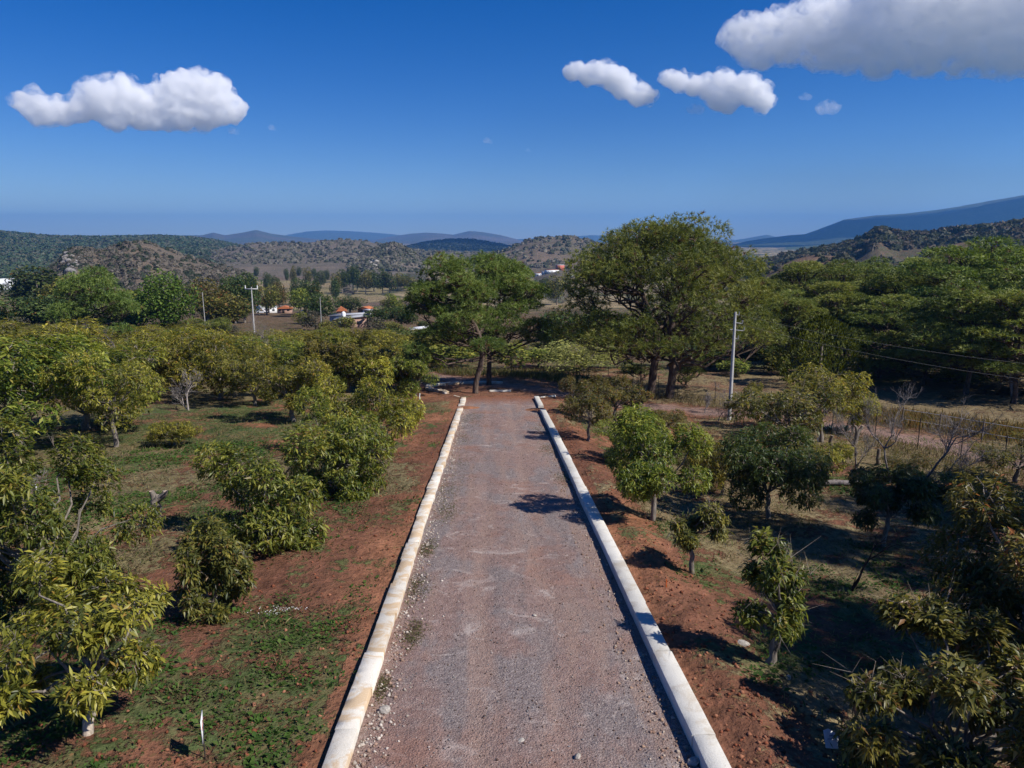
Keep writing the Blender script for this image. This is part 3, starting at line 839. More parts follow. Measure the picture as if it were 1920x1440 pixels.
own_tree(1815, 1490, 1130, 370, 'large avocado tree with drooping grey-green leaves filling the bottom right corner', 111, skirt=0.1, ros=1900, pal='olive', leafL=0.205, fine=True, sparse=1.0, twig=.85, per=8, lobes=24, lobr=0.52, parts=290)
own_tree(1905, 1330, 880, 330, 'tall shaded avocado tree with rusty leaves on the right edge of the picture', 112, skirt=.8, ros=2300, pal='rust', leafL=0.18, fine=False, lobes=20, lobr=0.7)
own_tree(215, 838, 640, 170, 'yellow avocado tree on two dark stems, left orchard, beside the small yellow bush', 113, skirt=1.6, ros=1260, pal='yellow', leafL=.19)
own_tree(700, 850, 650, 175, 'yellow-topped avocado tree behind the dark dense one by the left kerb', 114, skirt=-.4, ros=1900, pal='yellow', leafL=0.2, lobes=15, lobr=0.72)

# ---- the rest of the orchard, copied from shared kinds
for a in [
 (160, 806, 612, 230, 'g1', 'broad green avocado tree on a pale trunk at the left, behind the tall edge tree'),
 (35, 850, 590, 260, 'g1', 'large light green avocado tree reaching the left edge under the far hedge'),
 (80, 745, 580, 190, 'y2', 'yellowish avocado tree at the far left, below the round dark pine'),
 (330, 836, 770, 78, 'y1', 'small yellow avocado bush alone in the grass lane of the left orchard'),
 (412, 748, 590, 165, 'y1', 'yellow avocado tree with a pale trunk at the far end of the left grass lane'),
 (345, 735, 600, 150, 'y2', 'yellow-olive avocado tree behind the bare whitewashed little tree'),
 (262, 745, 612, 130, 'y1', 'golden avocado tree between the two-stemmed yellow tree and the grass lane'),
 (480, 760, 650, 120, 'o1', 'thin olive avocado tree with grey stems right of the grass lane'),
 (548, 790, 655, 150, 'y2', 'yellow-green avocado tree behind the wide light green one'),
 (588, 740, 615, 150, 'g2', 'green avocado tree in the middle of the left orchard, below the tin-roofed house'),
 (655, 735, 612, 150, 'o1', 'grey-olive avocado tree with bare twigs just below the tin-roofed house'),
 (738, 735, 630, 110, 'y1', 'small yellow avocado tree just left of the tree nearest to the turning place'),
 (781, 742, 642, 98, 'g1', 'bright green avocado tree nearest to the turning place, left of the road end'),
 (1104, 827, 712, 100, 'r1', 'small reddish-green avocado tree right of the road beside the kerb gap'),
 (1150, 800, 700, 110, 'r1', 'rusty avocado tree just behind the small reddish one by the kerb gap'),
 (1080, 780, 700, 60, 'r1', 'thin rusty sapling under the fence right of the road end'),
 (1188, 880, 765, 120, 'g1', 'fresh green avocado tree just left behind the one shading the right kerb'),
 (1300, 900, 830, 60, 'o1', 'narrow olive avocado tree between the leafy kerb-side tree and the yellow-topped one'),
 (1354, 928, 782, 105, 'y1', 'yellow-topped avocado tree on a short brown trunk left of the round dark one'),
 (1515, 900, 800, 120, 'y1', 'yellow avocado tree hiding behind the right side of the round dark one'),
 (1480, 860, 690, 190, 'o2', 'half-bare avocado tree with grey twigs, centre of the right orchard'),
 (1538, 828, 672, 140, 'y2', 'tall yellowish avocado tree with a dark bent trunk beside the half-bare one'),
 (1430, 800, 715, 90, 'o1', 'olive avocado tree right of the concrete power pole'),
 (1598, 812, 728, 80, 'y2', 'small yellow avocado tree beside the dirt lane'),
 (1845, 965, 868, 120, 'y1', 'low yellow avocado bush in front of the dirt lane at the right'),
 (1786, 935, 872, 90, 'o1', 'low olive avocado bush behind the dark shaded one at the right'),
 (1905, 905, 812, 120, 'o2', 'sparse avocado tree at the right edge beside the dirt lane'),
 (1700, 900, 850, 80, 'r1', 'small rusty avocado shoot under the large dead tree'),
 (1245, 830, 760, 80, 'r1', 'small rusty avocado tree at the foot of the tall pine')]:
    put_tree(*a)
rg = random.Random(5)
far_lab = {'y1': 'golden avocado tree in the closed canopy of the far left orchard rows', 'y2': 'sparse yellow avocado tree in the closed canopy of the far left orchard rows',
           'g1': 'green avocado tree in the closed canopy of the far left orchard rows', 'o1': 'olive avocado tree in the closed canopy of the far left orchard rows'}
for iy in range(12):
    for ix in range(14):
        x = -9 - ix * 8.2 + rg.uniform(-1.2, 1.2) + (iy % 2) * 3; y = 79 + iy * 9.5 + rg.uniform(-1.5, 1.5)
        if math.degrees(math.atan2(-x, y)) > 39 or (y < 100 and x > -14): continue
        if y > (134 if x > -62 else 168): continue
        if rg.random() < .04: continue
        key = rg.choice(['y1', 'y1', 'y2', 'g1', 'y1', 'y1', 'o1'])
        h = rg.uniform(4.6, 6.0) * (1.0 if y < 110 else .84); w = rg.uniform(8.5, 11)
        kw = VAR[key][1]
        copy_tree(PROTO[key], (x, y, H(x, y)), rg.uniform(0, 6.28), (w / kw['W'], w / kw['W'], h / kw['Ht']), '%s avocado tree, %s row of the far left canopy, %s' % (far_lab[key].split(' avocado')[0].replace('sparse yellow', 'sparse'), ORD[iy], near_what(x, y)), 'tree', 'far rows of the left orchard')

# ------------------------------------------------------------------ bare and dead trees
def bare_mesh(seed, Ht, W, levels=4, r0=.07, lean=0., tint=(1, 1, 1), forks=3):
    rs_ = np.random.RandomState(seed); m = MB(); levels = min(levels + 1, 5) if levels >= 4 else levels; r0 = r0 * .55
    def grow(p, d, L, r, lv):
        n = 4
        pts = [p]
        dd = d.copy()
        for k in range(n):
            dd = dd + rs_.normal(0, .17, 3) + np.array([0, 0, .05]); dd /= np.linalg.norm(dd)
            pts.append(pts[-1] + dd * L / n)
        m.tube(pts, np.linspace(r, r * .6, n + 1), 6 if lv >= levels - 1 else 3, tint, lv >= levels - 1)
        if lv <= 0: return
        for k in range(forks + (1 if lv < levels else 0)):
            t = rs_.randint(1, n + 1) if k else n
            b = unit(dd + rs_.normal(0, .55, 3) * np.array([W, W, .7]) + np.array([0, 0, .12]))
            grow(pts[t], b, L * rs_.uniform(.5, .75), max(r * .55, .004), lv - 1)
    d0 = np.array([lean, 0, 1.0])
    grow(np.array([0, 0, -.3]), unit(d0), Ht * .36, r0, levels)
    v = np.vstack(m.v); s = Ht / max(v[:, 2].max(), .1)
    m.v = [q * np.array([s, s, s]) for q in m.v]
    return m.mesh('branches', M_DEAD)
def put_bare(px, pyb, pyt, label, seed, wr=1.0, levels=4, r0=.07, tint=(1, 1, 1), name='dead_tree', cat='dead tree', lean=0, foliage=None):
    p = ground_at(px, pyb); dist = math.hypot(p[0] - CAM[0], p[1]); d = ray(px, pyt)
    Ht = CAM[2] + d[2] / math.hypot(d[0], d[1]) * dist - p[2]
    o = obj(name, bare_mesh(seed, Ht, wr, levels, r0, lean, tint), loc=tuple(p))
    return tag(o, label, cat)
put_bare(1668, 905, 705, 'dead tree with a broom of bare twigs, left of the pair before the pine wood', 21, 1.0, 5, .10)
put_bare(1712, 925, 730, 'dead spreading tree with dark boughs, right of the pair before the pine wood', 22, 1.3, 5, .10, lean=.3)
put_bare(1770, 905, 780, 'bare crooked small tree standing before the dirt lane at the right', 23, 1.0, 4, .07)
put_bare(1590, 1105, 985, 'black leafless pole of a dead sapling in the shaded grass', 24, .35, 2, .045, (.25, .22, .2), lean=-.05)
put_bare(352, 770, 690, 'little bare tree with a whitewashed trunk at the end of the grass lane', 25, .9, 4, .10, (1.6, 1.6, 1.55))
put_bare(1345, 790, 722, 'leafless grey bush beside the foot of the concrete power pole', 26, 1.2, 5, .05)
put_bare(1318, 775, 735, 'small leafless bush left of the power pole', 27, 1.2, 4, .05)
put_bare(866, 722, 590, 'thin leafless tree left of the leaning pine trunk', 28, .7, 4, .06, (.6, .55, .5))
put_bare(1370, 770, 715, 'leafless brush directly before the power pole', 29, 1.3, 4, .05)
put_bare(520, 700, 585, 'tall grey leafless tree rising from the canopy below the white house', 30, .9, 4, .09, (1.3, 1.25, 1.2))
put_bare(232, 700, 600, 'grey leafless tree between the round dark pine and the yellow canopy', 31, .8, 4, .09)
put_bare(1602, 880, 758, 'thin half-dead tree beside the grey fence post in the right orchard', 33, .7, 4, .07)
put_bare(60, 1010, 850, 'tangle of grey dead branches in the green tree at the left edge', 34, 1.2, 5, .06, (1.5, 1.5, 1.5))
put_bare(1900, 745, 625, 'pale slim forked trunk at the right edge before the dark pine wood', 35, .5, 2, .14, (1.4, 1.35, 1.3))

# ------------------------------------------------------------------ pines
PPAL = np.array([(.035, .066, .014), (.12, .175, .034), (.24, .29, .07)])
def pine(seed, Ht, W, cb, paths=None, **kw):
    return pine_(seed, Ht, W, cb, paths, **kw)
def pine_(seed, Ht, W, cb, paths, pads=26, tufts=2600, needles=14, nl=.30, nw=.022, trunks=((0, 0, 0, 0),), warm=0., flat=.42, dead=.02, rag=.08, dome=.55, tr=.28, padr=.17, off=(0, 0), forkh=None):
    """cb: height of the crown's foot; trunks: (x0, y0, x1, y1) foot and head offsets"""
    rs_ = np.random.RandomState(seed); wood = MB(); heads = []
    for k, tk in enumerate(trunks):
        x0, y0, x1, y1 = (0, 0, 0, 0) if paths else tk
        n = 9; t = np.linspace(0, 1, n)
        hh = (cb + (Ht - cb) * .55) * (1 - .1 * k)
        P = np.stack([x0 + (x1 - x0) * t ** 1.3 + np.sin(t * 5 + k * 2 + seed) * .02 * Ht * t * (1 - t) * 4, y0 + (y1 - y0) * t + np.cos(t * 4 + k) * .01 * Ht * t, -.6 + t * (hh + .6)], 1)
        if paths:
            pz = np.linspace(0, 1, 15); q = np.array(paths[k], float)
            P = np.stack([np.interp(pz, q[:, 2] / q[-1, 2], q[:, 0]), np.interp(pz, q[:, 2] / q[-1, 2], q[:, 1]), -.5 + pz * (q[-1, 2] * Ht + .5)], 1); t = pz
            P[1:-1] = (P[:-2] + P[1:-1] * 2 + P[2:]) / 4
        rr = np.interp(t, [0, .08, .5, 1], [tr * 1.35, tr, tr * .8, tr * .3])
        wood.tube(P, rr, 9, (1, 1, 1)); heads.append(P)
    C = []; RAD = []
    for k in range(pads):
        u = (k + .5) / pads; th = k * 2.399 + rs_.normal(0, .25)
        rr = math.sqrt(u) * rs_.uniform(.86, 1.0)
        top = cb + (Ht - cb) * (1 - (rr ** 2.6) * dome)
        top += rs_.normal(0, rag) * (Ht - cb)
        lvl = top - (0 if rs_.rand() < .7 else rs_.uniform(.2, .95) * (top - cb)) - W * padr * flat * .8
        rad = W * padr * rs_.uniform(.6, 1.35)
        C.append((off[0] + math.cos(th) * rr * (W / 2 - rad * .6), off[1] + math.sin(th) * rr * (W / 2 - rad * .6), max(lvl, cb + .3))); RAD.append(rad)
    C = np.array(C); RAD = np.array(RAD)
    for c, rad in zip(C, RAD):
        Pt = heads[int(np.argmin([np.hypot(h[-1][0] - c[0], h[-1][1] - c[1]) for h in heads]))]
        zt = min(max(c[2] - np.hypot(c[0] - Pt[-1][0], c[1] - Pt[-1][1]) * rs_.uniform(.25, .6), cb * .8), Pt[-1][2])
        j = min(int(np.argmin(np.abs(Pt[:, 2] - zt))), len(Pt) - 1)
        Q = limb(wood, Pt[j], c - np.array([0, 0, rad * .15]), tr * rs_.uniform(.28, .42), .05, rs_, .16, 5, (.9, .9, .9), 7, -.06)
        for q in range(7):
            d = rand_dirs(rs_, 1)[0] * np.array([1, 1, .35]) + np.array([0, 0, .2])
            wood.tube([Q[-3 + q % 3], Q[-2 + q % 2] * .4 + (c + d * rad * .5) * .6, c + d * rad * .9], [.05, .035, .015], 3, (.9, .9, .9), False)
    for q in range(14):   # dead stubs under the crown
        Pt = heads[q % len(heads)]; z = rs_.uniform(cb * .55, cb * 1.15)
        a = np.array([np.interp(z, Pt[:, 2], Pt[:, k]) for k in (0, 1)] + [z]); th = rs_.uniform(0, 6.28)
        b = a + np.array([math.cos(th), math.sin(th), rs_.uniform(-.1, .4)]) * W * rs_.uniform(.06, .17)
        limb(wood, a, b, .05, .012, rs_, .2, 3, (1.7, 1.6, 1.5), 5)
    wgt = RAD ** 2 / np.sum(RAD ** 2)
    li = rs_.choice(pads, tufts, p=wgt)
    D = rand_dirs(rs_, tufts); D[:, 2] = np.where(D[:, 2] < -.1, -D[:, 2], D[:, 2])
    D = unit(D)
    q = rs_.uniform(.45, 1.08, tufts) ** .5
    T = C[li] + D * RAD[li][:, None] * q[:, None] * np.array([1, 1, flat])
    T += rs_.normal(0, RAD.mean() * .08, (tufts, 3))
    ax = unit(D * np.array([1, 1, .5]) + np.array([0, 0, .62]))
    n = tufts * needles; ti = np.repeat(np.arange(tufts), needles)
    rad = rand_dirs(rs_, n)
    Dn = unit(ax[ti] * rs_.uniform(.2, 1.3, (n, 1)) + rad * .85)
    Ln = nl * rs_.uniform(.7, 1.15, n)
    P0 = T[ti] + rad * .02
    S = unit(np.cross(Dn, rand_dirs(rs_, n))) * nw * .5
    tip = P0 + Dn * Ln[:, None] - np.array([0, 0, 1]) * (Ln * .18)[:, None]
    V = np.stack([P0 - S, P0 + S, tip], 1).reshape(-1, 3)
    F = np.arange(n * 3).reshape(-1, 3)
    hgt = (T[:, 2] - cb) / (Ht - cb)
    k = np.clip(rs_.normal(.5, .2, tufts) + rs_.normal(0, .16, pads)[li] + .12 * hgt, 0, 1)[ti]
    c = np.where((k < .5)[:, None], PPAL[0] + (PPAL[1] - PPAL[0]) * (k * 2)[:, None], PPAL[1] + (PPAL[2] - PPAL[1]) * (k * 2 - 1)[:, None])
    c = c * np.array([1 + warm * .55, 1 + warm * .05, 1 - warm * .2])
    dd = (rs_.rand(tufts) < dead)[ti]; c = np.where(dd[:, None], np.array([.16, .085, .035]), c)
    c = c * rs_.uniform(.8, 1.2, (n, 1))
    return wood.mesh('trunk', M_PBARK), mesh_np('crown', V, F, M_NEEDLE, np.repeat(c, 3, axis=0))
def put_pine(px, dist, pytop, label, seed, wpx, cbf=.35, group=None, **kw):
    x, y, g, Ht = spot(px, pytop, dist)
    depth = dist * 1.0
    tm, cm = pine(seed, Ht, wpx * depth / FPX, Ht * cbf, **kw)
    return make_tree('pine_tree', label, 'tree', (x, y, g), tm, cm, 0, (1, 1, 1), group)
# tall pine right of the road end
put_pine(1262, 71, 418, 'tallest pine, with a broad crown on two dark trunks right of the road end', 41, 450, .30,
         pads=115, tufts=13500, needles=13, nl=.44, nw=.048, trunks=(0, 0), paths=[[(-1.5, 0, 0), (-1.3, 0, .2), (-.9, .1, .33), (-1.3, .3, .46), (-2.6, .5, .60), (-2.9, .5, .78)], [(.2, -.3, 0), (.6, -.3, .22), (.1, -.2, .38), (.6, 0, .55), (1.9, 0, .72), (2.2, 0, .84)]], warm=.42, flat=.62, tr=.40, dome=.85, padr=.105, off=(.3, 2.4), rag=.07)
# the two pines at the end of the road
x, y, g, Ht = spot(889, 498, 68.5)
tm, cm = pine(42, Ht, 9.8, Ht * .33, pads=44, tufts=5200, needles=13, nl=.40, nw=.046, trunks=(0,), paths=[[(0, 0, 0), (0, 0, .12), (.55, 0, .25), (.75, 0, .38), (.3, .1, .52), (-1.2, .2, .72), (-1.6, .2, .85)]], flat=.55, tr=.27, dome=.8, padr=.15, off=(-2.2, .3), dead=.04)
wood = MB()
make_tree('pine_tree', 'pine with a bent leaning trunk at the road end, left of the two there', 'tree', (x, y, g), tm, cm)
x, y, g, Ht = spot(915, 492, 76)
tm, cm = pine(43, Ht, 11.2, Ht * .33, pads=52, tufts=6200, needles=13, nl=.40, nw=.046, trunks=(0, 0), paths=[[(0, 0, 0), (.1, 0, .3), (.3, 0, .42), (1.3, 0, .58), (1.9, 0, .8)], [(0, 0, .0), (.1, .1, .3), (-.1, .1, .42), (-.9, .2, .55), (-1.8, .2, .78)]], flat=.55, tr=.27, dome=.75, padr=.14, off=(1.0, 0), dead=.03)
make_tree('pine_tree', 'upright dark-trunked pine at the road end, right of the two', 'tree', (x, y, g), tm, cm)
put_pine(170, 122, 512, 'round dark pine with one bare pale fork, rising above the left orchard', 44, 140, .30, pads=30, tufts=2600, needles=12, nl=.55, nw=.08, tr=.25, dome=.75, flat=.6)
# pine wood at the right
PW = []
for k in range(4):
    W_, H_ = (13, 14)
    PW.append(pine(60 + k, H_, W_, H_ * (.3 if k < 3 else .12), pads=44, tufts=3600, needles=10, nl=.5, nw=.08, tr=.24, dome=(.8, .9, .7, .95)[k], flat=.48, padr=.13, rag=.11, warm=(.3, .4, .15, .3)[k]))
PWR = []
front = 'front pine of the dark wood, '
W_LIST = [
 (1482, 96, 560, 150, 0, 'small dark pine just right of the tallest pine, at the near edge of the wood'), (1572, 108, 540, 190, 1, front + 'rising behind the rounded juniper'),
 (1662, 94, 575, 180, 3, front + 'behind the two dead trees'), (1742, 90, 610, 170, 3, front + 'its low boughs hanging over the straw verge'),
 (1835, 84, 545, 230, 2, front + 'second from the right edge'), (1925, 80, 560, 220, 1, front + 'cut by the right edge'),
 (1505, 128, 503, 165, 1, None), (1600, 125, 505, 190, 2, None), (1700, 118, 502, 210, 0, None), (1790, 112, 520, 190, 1, None),
 (1862, 104, 470, 270, 2, 'highest flat-topped pine of the dark wood, rising above the others near the right edge'),
 (1440, 150, 522, 120, 0, None), (1530, 158, 500, 140, 0, None), (1622, 165, 497, 150, 2, None), (1715, 160, 496, 150, 1, None), (1790, 150, 498, 150, 3, None), (1905, 150, 482, 170, 0, None),
 (1985, 118, 480, 230, 1, None), (2060, 88, 500, 260, 2, None), (1550, 140, 520, 150, 3, None), (1650, 138, 515, 160, 0, None), (1750, 135, 512, 170, 3, None), (1830, 135, 500, 160, 1, None),
 (1470, 112, 560, 130, 3, None), (1640, 110, 560, 150, 0, None), (1720, 104, 560, 160, 2, None), (1800, 98, 590, 150, 0, None), (1900, 96, 600, 180, 3, None)]
for i, (px, dist, pt, w, k, lab) in enumerate(W_LIST):
    x, y, g, Ht = spot(px, pt, dist)
    s = (w * dist / FPX / 13,) * 2 + (Ht / 14,)
    if lab is None:
        where = 'near its left end' if px < 1540 else 'left of its middle' if px < 1640 else 'in its middle' if px < 1740 else 'right of its middle' if px < 1850 else 'near the right edge'
        rank = 'just behind the front pines' if dist < 115 else 'in the second rank' if dist < 131 else 'in the third rank' if dist < 145 else 'at the very back'
        lab = 'pine of the dark wood, %s, %s' % (rank, where)
        if (px, dist) == (1590, 112) or (px, dist) == (1900, 96): lab = lab.replace('pine of', 'lower pine of')
    grp = 'pine wood at the right'
    if k >= len(PWR) or PWR[k] is None:
        while len(PWR) <= k: PWR.append(None)
        PWR[k] = make_tree('pine_tree', lab, 'tree', (x, y, g), *PW[k], i * 1.7, s, grp)
    else: copy_tree(PWR[k], (x, y, g), i * 1.7, s, lab, 'tree', grp)
# tall pines beside the camera, outside the picture; their shadows fall into the lower right corner
for (x, y, k, hh, ww) in [(25.5, 8.5, 0, 18, 11), (29.5, 16.5, 1, 19, 10), (35.5, 21, 2, 19, 10)]:
    if PWR[k] is not None: copy_tree(PWR[k], (x, y, H(x, y)), x * 1.1, (ww / 13, ww / 13, hh / 14), 'tall pine beside the road, right of the picture', 'tree', 'pines right of the picture')
# young bright pines behind the fence
for (px, pb, pt, w, sd, lab) in [(1205, 715, 640, 75, 71, 'young bright green pine behind the fence, left of the tallest pine trunk'), (1290, 728, 668, 70, 72, 'young bright pine behind the fence between tallest pine and power pole'), (1160, 690, 630, 50, 73, 'young dark pine behind the pale olive shrub')]:
    p = ground_at(px, pb); dist = math.hypot(p[0], p[1])
    put_pine(px, dist, pt, lab, sd, w, .08, pads=16, tufts=420, needles=14, nl=.4, nw=.035, tr=.08, dome=.85, padr=.2, warm=.3, flat=.7)

# ------------------------------------------------------------------ other trees and shrubs
def broad(seed, pal, n=2600, leaf=.42, lobes=14, Ht=10., W=10., skirt=.1, flat=1.0, fuzz=1.0, clump=0.):
    """rounded broad-leaved tree of unit-ish size; leaves read as small clumps"""
    rs_ = np.random.RandomState(seed); wood = MB()
    cb = Ht * skirt
    fork = np.array([0, 0, cb + Ht * .16])
    limb(wood, (0, 0, -.5), fork, W * .03, W * .024, rs_, .08, 7)
    C = rand_dirs(rs_, lobes) * rs_.uniform(.35, .66, (lobes, 1)); C[0] = 0
    Rr = rs_.uniform(.3, .48, lobes); Rr[0] = .6
    sc = np.array([W / 2, W / 2, (Ht - cb) / 2]); mid = np.array([0, 0, (Ht + cb) / 2])
    for c in C[1:]:
        limb(wood, fork, c * sc * .9 + mid, W * .012, .04, rs_, .15, 4, (1, 1, 1), 5)
    li = rs_.choice(lobes, n, p=Rr ** 2 / np.sum(Rr ** 2))
    D = rand_dirs(rs_, n)
    P = (C[li] + D * (Rr[li] * rs_.uniform(.55, 1.06, n) ** .45 * fuzz)[:, None]) * sc + mid
    P[:, 2] = np.maximum(P[:, 2], .1)
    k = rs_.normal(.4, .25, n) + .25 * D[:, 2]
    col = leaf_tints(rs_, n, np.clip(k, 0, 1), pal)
    Dl = unit(D * .5 + rand_dirs(rs_, n) + np.array([0, 0, .15]))
    L = leaf * rs_.uniform(.6, 1.3, n)
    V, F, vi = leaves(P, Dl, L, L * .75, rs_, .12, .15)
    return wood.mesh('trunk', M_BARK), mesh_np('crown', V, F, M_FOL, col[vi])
BV = {'fresh': broad(81, 'fresh', 6500, .33, 22), 'dark': broad(82, 'dark', 4200, .42, 18), 'dark2': broad(83, 'dark', 3000, .5, 10), 'olive': broad(84, 'olive', 3000, .5),
      'rust': broad(85, 'rust', 4200, .38, 18), 'grey': broad(86, 'grey', 2200, .5), 'green': broad(87, 'green', 2600, .5), 'pale': broad(88, 'pale', 5200, .26, 18, skirt=.02),
      'shrub': broad(89, 'olive', 1500, .6, 8, skirt=.0), 'shrub2': broad(90, 'green', 1500, .6, 8, skirt=.0), 'shrub3': broad(91, 'grey', 1100, .6, 8, skirt=.0)}
# juniper: narrow upward sprays
def juniper(seed):
    rs_ = np.random.RandomState(seed); n = 5200; wood = MB(); wood.tube([(0, 0, -.5), (0, 0, 4), (.1, 0, 8)], [.25, .18, .05], 7)
    z = rs_.uniform(.03, 1, n); th = rs_.uniform(0, 6.28, n)
    prof = np.interp(z, [0, .12, .35, .6, .85, 1], [.62, .92, 1, .86, .48, .05]) * (1 + .14 * np.sin(th * 5 + z * 9) + .1 * np.sin(th * 11 - z * 15))
    r = prof * rs_.uniform(.72, 1.03, n) ** .6
    P = np.stack([np.cos(th) * r * 5, np.sin(th) * r * 5, z * 10], 1)
    D = unit(np.stack([np.cos(th) * .5, np.sin(th) * .5, np.ones(n) * 1.1], 1) + rs_.normal(0, .3, (n, 3)))
    c = np.array([.060, .072, .012]) + (np.array([.125, .13, .02]) - np.array([.06, .072, .012])) * np.clip(rs_.normal(.4, .3, n), 0, 1)[:, None]
    L = .55 * rs_.uniform(.6, 1.2, n)
    V, F, vi = leaves(P, D, L, L * .4, rs_, .1, .0)
    return wood.mesh('trunk', M_BARK), mesh_np('crown', V, F, M_FOL, c[vi])
BV['juniper'] = juniper(92)
BPROTO = {}
def put_broad(name, cat, px, dist, pyt, wpx, key, label, group=None, sink=0.):
    x, y, g, Ht = spot(px, pyt, dist)
    Ht = max(Ht, 1.0)
    s = (wpx * 1.22 * dist / FPX / 10,) * 2 + (Ht / 10 * 1.02,)
    rz = (px * 7.77 + dist) % 6.28
    if key not in BPROTO:
        BPROTO[key] = make_tree(name, label, cat, (x, y, g - sink), *BV[key], rz, s, group); return BPROTO[key]
    r = copy_tree(BPROTO[key], (x, y, g - sink), rz, s, label, cat, group); r.name = name; return r
for a in [
 ('broadleaf_tree', 'tree', 300, 175, 504, 112, 'fresh', 'bright green round-crowned tree standing out beyond the left orchard'),
 ('broadleaf_tree', 'tree', 250, 185, 545, 80, 'green', 'green bushy tree between the round dark pine and the bright green tree'),
 ('broadleaf_tree', 'tree', 383, 215, 516, 85, 'rust', 'rusty brown-topped tree right of the bright green round tree'),
 ('broadleaf_tree', 'tree', 408, 205, 548, 90, 'olive', 'low olive tree in front of the rusty brown-topped one'),
 ('broadleaf_tree', 'tree', 452, 235, 502, 62, 'dark', 'tall dark narrow tree left of the power pole with the crossarm'),
 ('broadleaf_tree', 'tree', 437, 232, 535, 60, 'dark2', 'dark low tree at the foot of the tall narrow dark one'),
 ('broadleaf_tree', 'tree', 420, 260, 520, 50, 'dark2', 'dark tree between the rusty-topped and the tall narrow dark tree'),
 ('broadleaf_tree', 'tree', 496, 300, 530, 44, 'olive', 'olive tree left behind the white house with the orange roof'),
 ('broadleaf_tree', 'tree', 520, 330, 526, 40, 'rust', 'brownish tree right behind the white house'),
 ('broadleaf_tree', 'tree', 562, 285, 540, 45, 'green', 'green tree right of the orange-roofed shed'),
 ('broadleaf_tree', 'tree', 600, 225, 545, 62, 'dark', 'dark dense tree beside the thin pole left of the orange hut'),
 ('broadleaf_tree', 'tree', 578, 300, 528, 55, 'dark2', 'dark tree above the grey pickup'),
 ('broadleaf_tree', 'tree', 655, 300, 552, 56, 'dark', 'dark round tree right behind the orange hut'),
 ('broadleaf_tree', 'tree', 705, 205, 575, 64, 'dark2', 'dark tree right of the tin-roofed house with the water tank'),
 ('broadleaf_tree', 'tree', 735, 255, 550, 32, 'green', 'pointed green tree beside the straw field'),
 ('broadleaf_tree', 'tree', 752, 190, 568, 60, 'dark', 'dark tree left of the road-end pines'),
 ('broadleaf_tree', 'tree', 80, 330, 500, 115, 'dark2', 'dark trees below the grey rocky hill, left part'),
 ('broadleaf_tree', 'tree', 40, 400, 502, 46, 'dark', 'dark green tree beside the white greenhouse roof'),
 ('broadleaf_tree', 'tree', 118, 300, 510, 80, 'olive', 'brown-olive tree below the grey rocky cliff'),
 ('hedge_tree', 'tree', 20, 205, 548, 110, 'dark', 'long dark hedge tree at the far left edge'),
 ('hedge_tree', 'tree', 85, 200, 552, 100, 'dark2', 'dark hedge tree left of the round dark pine'),
 ('hedge_tree', 'tree', 215, 190, 568, 90, 'green', 'green hedge tree directly behind the round dark pine'),
 ('broadleaf_tree', 'tree', 1092, 92, 634, 160, 'pale', 'pale yellow-green domed shrub tree behind the fence right of the road'),
 ('broadleaf_tree', 'tree', 1545, 84, 596, 118, 'juniper', 'rounded dark gold juniper before the pine wood'),
 ('shrub', 'shrub', 960, 92, 640, 100, 'shrub2', 'light green shrub behind the fence right of the pine trunks'),
 ('shrub', 'shrub', 1010, 96, 650, 80, 'shrub2', 'green shrub between the light green one and the pale domed one'),
 ('shrub', 'shrub', 845, 96, 640, 110, 'shrub2', 'green shrub behind the fence left of the leaning pine'),
 ('shrub', 'shrub', 790, 104, 615, 90, 'shrub', 'dark olive shrub left behind the road-end pines'),
 ('shrub', 'shrub', 740, 110, 610, 90, 'dark', 'dark shrub above the small yellow avocado tree'),
 ('shrub', 'shrub', 700, 118, 612, 80, 'shrub', 'olive shrub below the tin-roofed house'),
 ('shrub', 'shrub', 1060, 118, 575, 120, 'dark', 'dark tree under the left boughs of the tallest pine'),
 ('shrub', 'shrub', 1130, 110, 580, 120, 'dark2', 'shaded tree behind the left boughs of the tallest pine'),
 ('shrub', 'shrub', 1200, 125, 590, 110, 'shrub2', 'green shrub tree seen through the tallest pine'),
 ('shrub', 'shrub', 1035, 150, 575, 60, 'shrub3', 'grey-green shrub between the road-end pines and the tallest pine'),
 ('shrub', 'shrub', 1320, 96, 640, 110, 'dark', 'dark shrub behind the fence left of the power pole'),
 ('shrub', 'shrub', 1400, 100, 640, 110, 'dark2', 'dark shrub behind the fence right of the power pole'),
 ('shrub', 'shrub', 1180, 90, 690, 60, 'shrub', 'low olive shrub behind the fence beside the pale domed one'),
 ('shrub', 'shrub', 1885, 88, 770, 90, 'shrub3', 'spreading grey-green thorn shrub on the verge at the right edge'),
 ('shrub', 'shrub', 1830, 92, 772, 50, 'shrub', 'small dark thorn shrub on the straw verge'),
 ('shrub', 'shrub', 1765, 80, 800, 40, 'shrub3', 'dry round thorn bush beside the dirt lane'),
 ('shrub', 'shrub', 618, 170, 596, 40, 'shrub', 'dark bush left before the tin-roofed house'),
 ('shrub', 'shrub', 565, 200, 580, 30, 'shrub2', 'small round green bush on the tan slope'),
 ('shrub', 'shrub', 590, 190, 580, 50, 'shrub3', 'brownish bush below the thin pole')]:
    put_broad(*a)
rg = random.Random(11)
for ie, (px, pt) in enumerate(((640, 505), (655, 500), (668, 497), (684, 503), (700, 506), (716, 504), (730, 509), (744, 508), (757, 513), (768, 516))):
    put_broad('eucalyptus_tree', 'tree', px, 640 + rg.uniform(-35, 35), pt, rg.uniform(22, 34), 'dark2' if px % 3 else 'olive', ORD[ie] + ' eucalyptus from the left in the long row behind the straw field', 'eucalyptus row in the valley')
